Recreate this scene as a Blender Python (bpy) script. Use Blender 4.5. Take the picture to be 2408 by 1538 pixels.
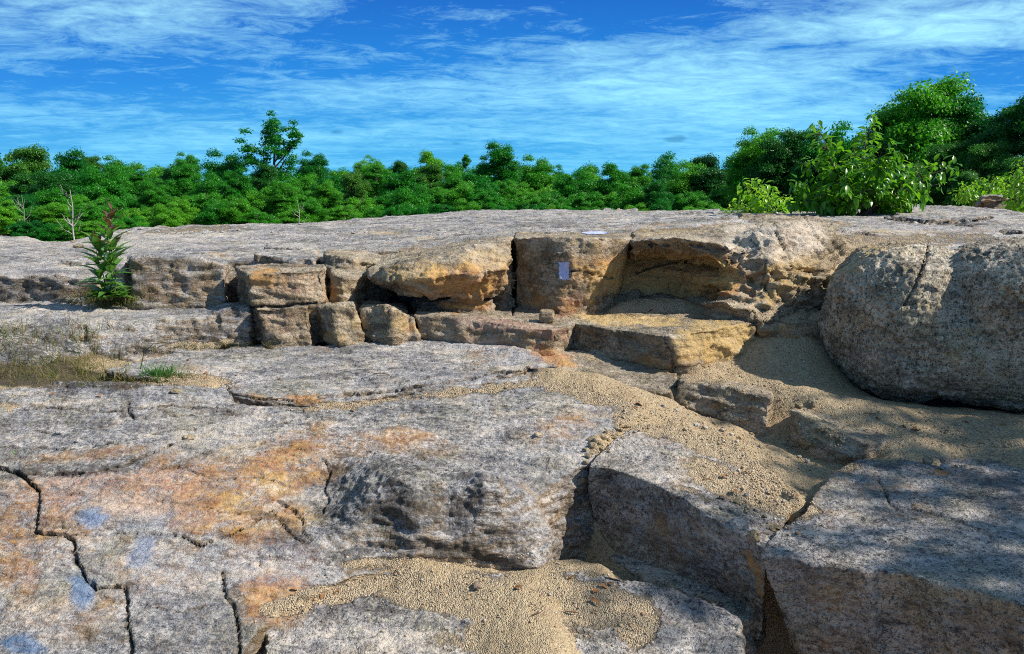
import bpy, bmesh, math, random
import numpy as np
from mathutils import Vector, Matrix
from mathutils.geometry import delaunay_2d_cdt
from mathutils.bvhtree import BVHTree
for o in list(bpy.data.objects): bpy.data.objects.remove(o)
S = bpy.context.scene
COL = S.collection
R = math.radians
# ------------------------------------------------------------------ camera
CAMZ = 1.6
PITCH = R(10)
cam = bpy.data.cameras.new("camera"); camo = bpy.data.objects.new("camera", cam); COL.objects.link(camo)
camo.location = (0, 0, CAMZ); camo.rotation_euler = (R(90) - PITCH, 0, 0)
cam.sensor_width = 36; cam.lens = 28; cam.clip_start = 0.05; cam.clip_end = 3000
S.camera = camo
# ------------------------------------------------------------------ sun, sky, exposure
SUN_AZ, SUN_EL = R(102), R(41)          # azimuth clockwise from +Y
sd = Vector((math.sin(SUN_AZ)*math.cos(SUN_EL), math.cos(SUN_AZ)*math.cos(SUN_EL), math.sin(SUN_EL)))
sl = bpy.data.lights.new("sun", 'SUN'); sl.energy = 5.0; sl.angle = R(0.5); sl.color = (1.0, 0.93, 0.82)
slo = bpy.data.objects.new("sun", sl); COL.objects.link(slo)
slo.rotation_euler = sd.to_track_quat('Z', 'Y').to_euler()
S.view_settings.view_transform = 'Standard'; S.view_settings.look = 'None'
S.view_settings.exposure = 0.55; S.view_settings.gamma = 1.0
S.view_settings.use_curve_mapping = False

class NT:
    def __init__(s, nt): s.nt = nt; s.n = nt.nodes; s.l = nt.links
    def node(s, t, **k):
        n = s.n.new(t)
        for a, b in k.items(): setattr(n, a, b)
        return n
    def put(s, sock, v):
        if v is None: return
        if isinstance(v, bpy.types.NodeSocket): s.l.new(v, sock)
        elif isinstance(v, (tuple, list)) and len(v) == 3 and sock.type == 'RGBA': sock.default_value = (*v, 1)
        else: sock.default_value = v
    def m(s, op, a, b=None, c=None, clamp=False):
        n = s.node('ShaderNodeMath', operation=op, use_clamp=clamp)
        for i, v in enumerate((a, b, c)):
            if v is not None: s.put(n.inputs[i], v)
        return n.outputs[0]
    def vm(s, op, a, b=None):
        n = s.node('ShaderNodeVectorMath', operation=op)
        s.put(n.inputs[0], a)
        if b is not None: s.put(n.inputs[1], b)
        return n.outputs[0]
    def mix(s, f, a, b, blend='MIX'):
        n = s.node('ShaderNodeMix', data_type='RGBA', blend_type=blend)
        s.put(n.inputs[0], f); s.put(n.inputs[6], a); s.put(n.inputs[7], b)
        return n.outputs[2]
    def noise(s, vec, scale, detail=2, rough=0.5, dist=0.0):
        n = s.node('ShaderNodeTexNoise'); s.put(n.inputs['Vector'], vec)
        n.inputs['Scale'].default_value = scale; n.inputs['Detail'].default_value = detail
        n.inputs['Roughness'].default_value = rough; n.inputs['Distortion'].default_value = dist
        return n.outputs[0]
    def mapr(s, v, a, b, c=0.0, d=1.0, smooth=False):
        n = s.node('ShaderNodeMapRange', clamp=True)
        if smooth: n.interpolation_type = 'SMOOTHSTEP'
        for i, x in enumerate((v, a, b, c, d)): s.put(n.inputs[i], x)
        return n.outputs[0]
    def mapping(s, vec, scale=(1, 1, 1), rot=(0, 0, 0), loc=(0, 0, 0)):
        n = s.node('ShaderNodeMapping'); s.put(n.inputs[0], vec)
        n.inputs['Scale'].default_value = scale; n.inputs['Rotation'].default_value = rot; n.inputs['Location'].default_value = loc
        return n.outputs[0]

world = bpy.data.worlds.new("World"); S.world = world; world.use_nodes = True
def build_world():
    t = NT(world.node_tree); t.n.clear()
    sky = t.node('ShaderNodeTexSky', sky_type='NISHITA'); sky.sun_disc = False
    sky.sun_elevation = SUN_EL; sky.sun_rotation = SUN_AZ
    sky.air_density = 1.0; sky.dust_density = 0.3; sky.ozone_density = 4.0
    tc = t.node('ShaderNodeTexCoord').outputs['Generated']
    sep = t.node('ShaderNodeSeparateXYZ'); t.put(sep.inputs[0], tc)
    x, y, z = sep.outputs
    zz = t.m('ADD', t.m('MAXIMUM', z, 0.0), 0.10)
    comb = t.node('ShaderNodeCombineXYZ')
    t.put(comb.inputs[0], t.m('DIVIDE', x, zz)); t.put(comb.inputs[1], t.m('DIVIDE', y, zz))
    uv = comb.outputs[0]
    yy = t.m('MAXIMUM', y, 0.05)
    az = t.m('DIVIDE', x, yy); el = t.m('DIVIDE', z, yy)
    # cloud field: broad streaks with a rippled, torn edge
    wrp = t.noise(uv, 0.6, 2, 0.5)
    uvr = t.mapping(t.vm('ADD', uv, t.vm('MULTIPLY', wrp, (0.9, 0.9, 0))), scale=(0.36, 0.75, 1), rot=(0, 0, R(-14)))
    broad = t.noise(uvr, 1.15, 5, 0.55, 0.4)
    fine = t.noise(t.mapping(uv, scale=(1.0, 1.3, 1), rot=(0, 0, R(-20))), 3.6, 9, 0.76, 0.5)
    def blob(px, py, sx, sy, k):
        a0 = (px - 1204) / 1873; e0 = (439 - py) / 1873
        dx = t.m('DIVIDE', t.m('SUBTRACT', az, a0), sx / 1873); dy = t.m('DIVIDE', t.m('SUBTRACT', el, e0), sy / 1873)
        q = t.m('ADD', t.m('MULTIPLY', dx, dx), t.m('MULTIPLY', dy, dy))
        return t.m('MULTIPLY', t.m('EXPONENT', t.m('MULTIPLY', q, -1.0)), k)
    s = t.m('MULTIPLY_ADD', broad, 1.3, -0.42)
    s = t.m('MULTIPLY_ADD', fine, 1.35, t.m('SUBTRACT', s, 0.58))
    for b in ((1650, 230, 620, 85, .34), (2250, 70, 330, 50, .28), (1950, 105, 280, 22, .12), (500, 60, 420, 60, .16), (300, 100, 260, 40, .10),
              (1560, 60, 260, 75, -.30), (1050, 95, 320, 45, -.22), (150, 200, 420, 60, -.12),
              (1900, 128, 260, 16, -.22), (2330, 140, 160, 14, -.14), (1300, 20, 200, 30, -.20), (900, 340, 1500, 60, .10)):
        s = t.m('ADD', s, blob(*b))
    mask = t.mapr(s, 0.20, 0.86, 0, 1)
    # small grey cloud tufts low over the wood
    tuft = t.noise(t.mapping(tc, scale=(1, 1, 2.4)), 42, 4, 0.6)
    low = None
    for b in ((1575, 333, 26, 7, 1.0), (803, 316, 16, 5, .9), (1076, 342, 14, 4, .7), (1590, 326, 14, 7, .5)):
        v = blob(*b); low = v if low is None else t.m('ADD', low, v)
    lowm = t.mapr(t.m('MULTIPLY_ADD', tuft, 0.5, t.m('SUBTRACT', low, 0.25)), 0.25, 0.75, 0, 0.55)
    hsv = t.node('ShaderNodeHueSaturation'); t.put(hsv.inputs['Color'], sky.outputs[0])
    hsv.inputs['Saturation'].default_value = 1.0
    # deep polarised blue low in the view, easing to the open sky above
    grad = t.node('ShaderNodeValToRGB'); t.put(grad.inputs[0], t.mapr(el, -0.02, 0.30, 0, 1))
    cr = grad.color_ramp; cr.elements[0].position = 0; cr.elements[0].color = (0.5, 4.6, 8.0, 1)
    cr.elements[1].position = 1; cr.elements[1].color = (0.0, 0.42, 3.9, 1)
    e = cr.elements.new(.45); e.color = (0.0, 2.1, 6.5, 1)
    base = t.mix(t.mapr(z, 0.22, 0.5, 0.92, 0.0, True), hsv.outputs[0], grad.outputs[0])
    cl = t.mix(t.mapr(el, 0.0, .2), (2.0, 6.4, 9.0), (3.9, 8.0, 9.3))
    c = t.mix(t.m('MULTIPLY', mask, .92), base, cl)
    c = t.mix(lowm, c, (0.4, 2.1, 4.4))
    bg = t.node('ShaderNodeBackground'); t.put(bg.inputs[0], c); bg.inputs[1].default_value = 0.085
    out = t.node('ShaderNodeOutputWorld'); t.l.new(bg.outputs[0], out.inputs[0])
build_world()
S.cycles.use_denoising = False
S.cycles.filter_width = 1.05
S.cycles.max_bounces = 6; S.cycles.diffuse_bounces = 3; S.cycles.transparent_max_bounces = 4

# ------------------------------------------------------------------ picture plane -> world (F in 2408-wide units)
F, CX, CY = 1873.0, 1204.0, 769.0
_c, _s = math.cos(PITCH), math.sin(PITCH)
def W(px, py, Y):
    a = (px-CX)/F; b = (CY-py)/F
    dy = _c + b*_s; dz = -_s + b*_c
    t = Y/dy
    return np.array((a*t, Y, dz*t + CAMZ))
def ray(px, py):
    a = (px-CX)/F; b = (CY-py)/F
    return Vector((a, _c + b*_s, -_s + b*_c)).normalized()
def PXY(co):
    x, y, z = co[:, 0], co[:, 1], co[:, 2]-CAMZ
    f = np.maximum(y*_c - z*_s, 0.05); u = y*_s + z*_c
    return CX + F*x/f, CY - F*u/f
# ------------------------------------------------------------------ noise
_rng = np.random.default_rng(7)
_perm = np.tile(_rng.permutation(256), 3).astype(np.int32)
_g = _rng.normal(size=(256, 3)); _g /= np.linalg.norm(_g, axis=1)[:, None]; _g = _g.astype(np.float32)
def pn(p, seed=0):
    p = np.asarray(p, dtype=np.float32) + seed*17.31
    i = np.floor(p).astype(np.int32); f = p - i; i &= 255
    u = f*f*f*(f*(f*6-15)+10)
    r = np.zeros(len(p), np.float32)
    for dx in (0, 1):
        wx = u[:, 0] if dx else 1-u[:, 0]
        hx = _perm[(i[:, 0]+dx) & 255]
        for dy in (0, 1):
            wy = u[:, 1] if dy else 1-u[:, 1]
            hy = _perm[hx + ((i[:, 1]+dy) & 255)]
            for dz in (0, 1):
                wz = u[:, 2] if dz else 1-u[:, 2]
                g = _g[_perm[hy + ((i[:, 2]+dz) & 255)]]
                r += wx*wy*wz*(g[:, 0]*(f[:, 0]-dx)+g[:, 1]*(f[:, 1]-dy)+g[:, 2]*(f[:, 2]-dz))
    return r*1.6
def fbm(p, o=3, seed=0, gain=.5):
    a = 1; r = 0; p = np.asarray(p, dtype=np.float32)
    for k in range(o): r = r + a*pn(p*(2.03**k), seed+k); a *= gain
    return r
def sstep(a, b, x):
    t = np.clip((x-a)/(b-a), 0, 1); return t*t*(3-2*t)
def rbf(P, Z, c=.12, reg=0.0):
    P = np.asarray(P, float); Z = np.asarray(Z, float); n = len(P)
    D = np.sqrt(((P[:, None]-P[None])**2).sum(-1)+c*c)
    A = np.zeros((n+3, n+3)); A[:n, :n] = D - reg*np.eye(n); A[:n, n] = 1; A[n, :n] = 1
    A[:n, n+1:] = P; A[n+1:, :n] = P.T
    w = np.linalg.lstsq(A, np.concatenate([Z, np.zeros(3)]), rcond=1e-9)[0]
    def f(Q):
        Q = np.asarray(Q, float); out = np.empty(len(Q))
        for s in range(0, len(Q), 60000):
            q = Q[s:s+60000]
            d = np.sqrt(((q[:, None]-P[None])**2).sum(-1)+c*c)
            out[s:s+60000] = d@w[:n] + w[n] + q@w[n+1:]
        return out
    return f
# ------------------------------------------------------------------ object helpers
def tag(o, label=None, cat=None, group=None, kind=None):
    if label: o['label'] = label
    if cat: o['category'] = cat
    if group: o['group'] = group
    if kind: o['kind'] = kind
    return o
def mesh_obj(name, V, Fc, mat=None, parent=None, smooth=True):
    me = bpy.data.meshes.new(name)
    V = np.asarray(V, dtype=np.float32)
    if isinstance(Fc, np.ndarray):
        k = Fc.shape[1]; me.vertices.add(len(V)); me.vertices.foreach_set('co', V.ravel())
        me.loops.add(Fc.size); me.loops.foreach_set('vertex_index', Fc.ravel().astype(np.int32))
        me.polygons.add(len(Fc)); me.polygons.foreach_set('loop_start', np.arange(0, Fc.size, k, dtype=np.int32))
        me.update(calc_edges=True)
    else:
        me.from_pydata(V.tolist(), [], Fc); me.update()
    if smooth: me.polygons.foreach_set('use_smooth', np.ones(len(me.polygons), bool))
    if mat: me.materials.append(mat)
    o = bpy.data.objects.new(name, me); COL.objects.link(o)
    if parent: o.parent = parent
    return o
def tube(pts, rads, n=6):
    """tapered tube along a polyline -> verts, quads"""
    pts = [Vector(p) for p in pts]; V = []; Q = []
    for i, p in enumerate(pts):
        d = (pts[min(i+1, len(pts)-1)]-pts[max(i-1, 0)]).normalized()
        a = d.orthogonal().normalized(); b = d.cross(a)
        for k in range(n):
            t = 2*math.pi*k/n
            V.append(p + (a*math.cos(t)+b*math.sin(t))*rads[i])
    for i in range(len(pts)-1):
        for k in range(n):
            Q.append((i*n+k, i*n+(k+1) % n, (i+1)*n+(k+1) % n, (i+1)*n+k))
    return V, Q
class MB:
    def __init__(s): s.V = []; s.F = []
    def add(s, V, Fc):
        b = len(s.V); s.V += [tuple(v) for v in V]; s.F += [tuple(i+b for i in f) for f in Fc]
    def build(s, name, mat, parent=None, smooth=True): return mesh_obj(name, s.V, s.F, mat, parent, smooth)
# ------------------------------------------------------------------ materials
def new_mat(name):
    m = bpy.data.materials.new(name); m.use_nodes = True
    t = NT(m.node_tree); t.n.clear()
    out = t.node('ShaderNodeOutputMaterial'); b = t.node('ShaderNodeBsdfPrincipled')
    t.l.new(b.outputs[0], out.inputs[0]); b.inputs['Roughness'].default_value = .85
    b.inputs['Specular IOR Level'].default_value = .25
    return m, t, b, out
def bump(t, b, h, dist, strength=1.0):
    n = t.node('ShaderNodeBump'); n.inputs['Distance'].default_value = dist; n.inputs['Strength'].default_value = strength
    t.put(n.inputs['Height'], h); t.l.new(n.outputs[0], b.inputs['Normal'])
def rock_mat(name, light, mid, dark, fol=(7, 16, 46), frot=(R(8), R(-5), R(6)), grain=1.0, speck=.5, warm=.25, facek=1.0):
    m, t, b, out = new_mat(name)
    pos = t.node('ShaderNodeNewGeometry').outputs['Position']
    big = t.noise(pos, 1.7, 4, .6, .3)
    mid_n = t.noise(pos, 9, 5, .62, .2)
    f1 = t.noise(t.mapping(pos, scale=fol, rot=frot), 1.0, 6, .68, .35)
    f2 = t.noise(t.mapping(pos, scale=(fol[0]*3.2, fol[1]*3, fol[2]*2.6), rot=frot, loc=(3, 1, 2)), 1.0, 5, .7, .2)
    g1 = t.noise(pos, 130*grain, 3, .65)
    g2 = t.noise(pos, 62*grain, 4, .7)
    g3 = t.noise(t.vm('ADD', pos, (5.1, 2.2, 9.0)), 210*grain, 2, .6)
    c = t.mix(t.mapr(t.m('MULTIPLY_ADD', f1, .6, t.m('MULTIPLY', big, .4)), .36, .64), mid, light)
    c = t.mix(t.m('MULTIPLY', t.mapr(mid_n, .48, .64), warm*1.3), c, (.50, .36, .17))
    ol = t.noise(t.mapping(pos, scale=(2.5, 3, 3), loc=(9, 1, 5)), 1.0, 6, .7, .4)
    c = t.mix(t.m('MULTIPLY', t.mapr(ol, .5, .66), .45), c, (.30, .27, .12))
    # fine foliation and biotite specks
    sv = t.mapr(t.noise(t.mapping(pos, scale=(1.2, 2, 3), loc=(2, 9, 4)), 1.4, 5, .65, .6), .4, .62, .45, 1.15)
    c = t.mix(t.m('MULTIPLY', t.m('MULTIPLY', t.mapr(f2, .50, .64), .66), sv), c, dark)
    c = t.mix(t.m('MULTIPLY', t.m('MULTIPLY', t.mapr(g2, .52, .62), speck), sv), c, dark)
    c = t.mix(t.m('MULTIPLY', t.mapr(g1, .54, .62), speck*1.1), c, (dark[0]*.7, dark[1]*.7, dark[2]*.7))
    c = t.mix(t.m('MULTIPLY', t.mapr(g3, .56, .66), .55), c, (.74, .70, .64))
    # dark wandering veins and pale quartz-rich lenses along the foliation
    fv = t.noise(t.mapping(pos, scale=(2.2, 7, 13), rot=frot, loc=(7, 3, 1)), 1.0, 5, .62, .8)
    vein = t.mapr(t.m('ABSOLUTE', t.m('SUBTRACT', fv, .5)), .0, .022, .8, 0.0)
    c = t.mix(t.m('MULTIPLY', vein, t.mapr(big, .42, .58)), c, dark)
    fp = t.noise(t.mapping(pos, scale=(3, 9, 16), rot=frot, loc=(1, 8, 4)), 1.0, 4, .6, .5)
    c = t.mix(t.m('MULTIPLY', t.mapr(fp, .56, .66), .55), c, (.66, .57, .47))
    c = t.mix(t.m('MULTIPLY', t.mapr(fp, .44, .36), .45), c, (dark[0]*1.8, dark[1]*1.8, dark[2]*1.9))
    mo = t.noise(t.mapping(pos, scale=(1.5, 3.0, 4.5), rot=frot, loc=(4, 4, 2)), 1.0, 8, .72, .5)
    mo2 = t.m('MULTIPLY_ADD', g2, .35, t.m('MULTIPLY_ADD', mid_n, .35, t.m('SUBTRACT', mo, .35)))
    c = t.mix(t.m('MULTIPLY', t.mapr(mo2, .445, .61), .68), c, t.mix(1.0, c, (.33, .36, .42), 'MULTIPLY'))
    # stains held on the vertices
    at = t.node('ShaderNodeAttribute', attribute_name='stain')
    sp = t.node('ShaderNodeSeparateColor'); t.put(sp.inputs[0], at.outputs['Color'])
    rust, sand, drk = sp.outputs; pink = at.outputs['Alpha']
    at2 = t.node('ShaderNodeAttribute', attribute_name='stain_b')
    sp2 = t.node('ShaderNodeSeparateColor'); t.put(sp2.inputs[0], at2.outputs['Color'])
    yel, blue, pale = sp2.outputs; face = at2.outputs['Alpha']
    nz = t.m('SUBTRACT', t.m('MULTIPLY_ADD', g2, 1.2, t.m('MULTIPLY', mid_n, 1.0)), 1.1)
    def edge(v, k=1.0, lo=.35, hi=.65):
        if lo in (.2, .25): lo, hi = lo*.6, hi*.72
        return t.m('MULTIPLY', t.mapr(t.m('MULTIPLY', v, t.m('MULTIPLY_ADD', nz, 1.7, 1.0)) if lo > .3 else t.m('MULTIPLY', v, t.m('MULTIPLY_ADD', nz, 2.2, .82)), lo, hi), k)
    rc = t.mix(t.mapr(f1, .4, .6), (.38, .16, .05), (.56, .31, .09))
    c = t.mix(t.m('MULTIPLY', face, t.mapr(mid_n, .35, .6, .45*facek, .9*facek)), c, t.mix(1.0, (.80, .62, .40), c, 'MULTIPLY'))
    c = t.mix(edge(rust, .85, .2, .9), c, t.mix(.1, rc, c))
    c = t.mix(edge(pink, .5, .2, .9), c, t.mix(.35, (.52, .27, .22), c))
    c = t.mix(edge(yel, .85, .2, .8), c, t.mix(.3, (.62, .42, .16), c))
    c = t.mix(edge(pale, .85, .2, .8), c, t.mix(.35, (.72, .64, .54), c))
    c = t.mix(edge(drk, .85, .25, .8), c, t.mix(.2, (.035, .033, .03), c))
    c = t.mix(t.m('MULTIPLY', t.mapr(t.m('MULTIPLY', blue, t.m('MULTIPLY_ADD', nz, 1.2, 1.0)), .05, 1.0), .8), c, t.mix(.25, (.06, .22, .48), c))
    gr = t.node('ShaderNodeTexVoronoi'); gr.inputs['Scale'].default_value = 170; t.put(gr.inputs['Vector'], pos)
    sc = t.mix(gr.outputs['Color'], (.26, .19, .12), (.57, .46, .31), 'MIX')
    sc = t.mix(t.m('MULTIPLY', t.mapr(g2, .55, .66), .5), sc, (.16, .11, .06))
    sm = edge(sand, 1, .38, .56)
    c = t.mix(sm, c, sc)
    t.put(b.inputs['Base Color'], c)
    h = t.m('ADD', t.m('MULTIPLY', f2, .55), t.m('MULTIPLY', g2, .55))
    h = t.m('ADD', h, t.m('MULTIPLY', mid_n, 1.6))
    h = t.m('ADD', h, t.m('MULTIPLY', f1, 1.2))
    h = t.m('ADD', h, t.m('MULTIPLY', g1, .2))
    hs = t.m('MULTIPLY', gr.outputs['Distance'], -.5)
    h = t.m('ADD', t.m('MULTIPLY', h, t.m('SUBTRACT', 1.0, t.m('MULTIPLY', sm, .8))), t.m('MULTIPLY', hs, sm))
    bump(t, b, h, .022, .9)
    return m
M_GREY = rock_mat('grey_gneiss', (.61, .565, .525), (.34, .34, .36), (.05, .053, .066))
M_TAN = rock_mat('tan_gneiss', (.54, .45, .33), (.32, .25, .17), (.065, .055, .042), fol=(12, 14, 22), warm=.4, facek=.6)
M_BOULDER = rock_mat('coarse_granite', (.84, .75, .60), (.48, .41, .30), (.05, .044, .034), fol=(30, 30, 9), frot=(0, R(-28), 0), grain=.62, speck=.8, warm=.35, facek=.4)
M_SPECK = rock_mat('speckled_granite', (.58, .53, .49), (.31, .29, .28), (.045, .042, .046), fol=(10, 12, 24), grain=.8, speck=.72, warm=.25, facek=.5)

def ground_mat():
    m, t, b, out = new_mat('sandy_grit')
    pos = t.node('ShaderNodeNewGeometry').outputs['Position']
    sep = t.node('ShaderNodeSeparateXYZ'); t.put(sep.inputs[0], pos)
    v1 = t.node('ShaderNodeTexVoronoi'); v1.inputs['Scale'].default_value = 190; t.put(v1.inputs['Vector'], pos)
    v2 = t.node('ShaderNodeTexVoronoi'); v2.inputs['Scale'].default_value = 55; t.put(v2.inputs['Vector'], pos)
    n1 = t.noise(pos, 5, 5, .65); n2 = t.noise(pos, 60, 3, .6)
    c = t.mix(v1.outputs['Color'], (.26, .19, .115), (.55, .445, .29))
    c = t.mix(t.m('MULTIPLY', t.mapr(n1, .46, .62), .5), c, (.40, .29, .17))
    c = t.mix(t.m('MULTIPLY', t.mapr(n2, .55, .66), .6), c, (.13, .09, .05))
    c = t.mix(t.mapr(v2.outputs['Distance'], .05, .0), c, (.7, .6, .48))
    floor = t.mix(n1, (.02, .03, .008), (.05, .045, .02))
    at = t.node('ShaderNodeAttribute', attribute_name='stain'); sp = t.node('ShaderNodeSeparateColor'); t.put(sp.inputs[0], at.outputs['Color'])
    c = t.mix(t.mapr(t.m('MULTIPLY_ADD', n1, .8, t.m('SUBTRACT', sp.outputs[2], .4)), .15, .55, 0, .9), c, (.055, .045, .028))
    c = t.mix(t.mapr(sep.outputs[1], 12, 16), c, floor)
    t.put(b.inputs['Base Color'], c)
    h = t.m('ADD', t.m('MULTIPLY', v1.outputs['Distance'], -.35), t.m('MULTIPLY', v2.outputs['Distance'], -.25))
    h = t.m('ADD', h, t.m('MULTIPLY', n1, 1.5))
    bump(t, b, h, .02, .9)
    return m
M_GROUND = ground_mat()
def leaf_mat(name, a, bcol, trans=.38, gloss=.45, scale=.8):
    m, t, b, out = new_mat(name)
    pos = t.node('ShaderNodeNewGeometry').outputs['Position']
    inf = t.node('ShaderNodeObjectInfo')
    rnd = t.node('ShaderNodeNewGeometry').outputs['Random Per Island']
    n = t.noise(pos, scale, 3, .6)
    c = t.mix(t.mapr(t.m('MULTIPLY_ADD', rnd, .5, t.m('MULTIPLY', n, .7)), .3, .85), a, bcol)
    hs = t.node('ShaderNodeHueSaturation'); t.put(hs.inputs['Color'], c)
    t.put(hs.inputs['Value'], t.mapr(inf.outputs['Random'], 0, 1, .5, 1.35))
    t.put(hs.inputs['Hue'], t.mapr(inf.outputs['Random'], 0, 1, .525, .468))
    c = hs.outputs[0]
    t.put(b.inputs['Base Color'], c); b.inputs['Roughness'].default_value = gloss; b.inputs['Specular IOR Level'].default_value = .4
    tr = t.node('ShaderNodeBsdfTranslucent'); t.put(tr.inputs[0], t.mix(.4, c, (a[0]*3, a[1]*2.2, 0.0), 'ADD'))
    ms = t.node('ShaderNodeMixShader'); ms.inputs[0].default_value = trans
    t.l.new(b.outputs[0], ms.inputs[1]); t.l.new(tr.outputs[0], ms.inputs[2]); t.l.new(ms.outputs[0], out.inputs[0])
    return m
M_LEAF = leaf_mat('wood_foliage', (.012, .16, .006), (.055, .34, .012))
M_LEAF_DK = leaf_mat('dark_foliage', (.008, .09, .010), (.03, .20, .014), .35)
M_SAP = leaf_mat('sapling_leaf', (.09, .30, .01), (.24, .46, .03), .4, .3, 4)
M_PLANT = leaf_mat('stalk_leaf', (.03, .14, .02), (.07, .22, .04), .3, .3, 8)
M_PLANT_RED = leaf_mat('stalk_leaf_red', (.10, .05, .04), (.16, .09, .05), .3, .4, 8)
M_GRASS = leaf_mat('grass_blade', (.06, .12, .012), (.22, .17, .06), .3, .6, 9)
M_GRASS_GR = leaf_mat('fresh_grass_blade', (.05, .22, .01), (.15, .34, .03), .35, .5, 9)
def plain(name, c, rough=.8, var=.5, scale=30):
    m, t, b, out = new_mat(name)
    pos = t.node('ShaderNodeNewGeometry').outputs['Position']
    n = t.noise(pos, scale, 4, .65)
    t.put(b.inputs['Base Color'], t.mix(t.mapr(n, .3, .7), tuple(x*(1-var) for x in c), c)); b.inputs['Roughness'].default_value = rough
    bump(t, b, n, .004, .6)
    return m
M_BARK = plain('bark', (.11, .09, .07), var=.6)
M_DEADWOOD = plain('dead_wood', (.50, .46, .42))
M_STEM = plain('green_stem', (.12, .16, .05))
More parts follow.
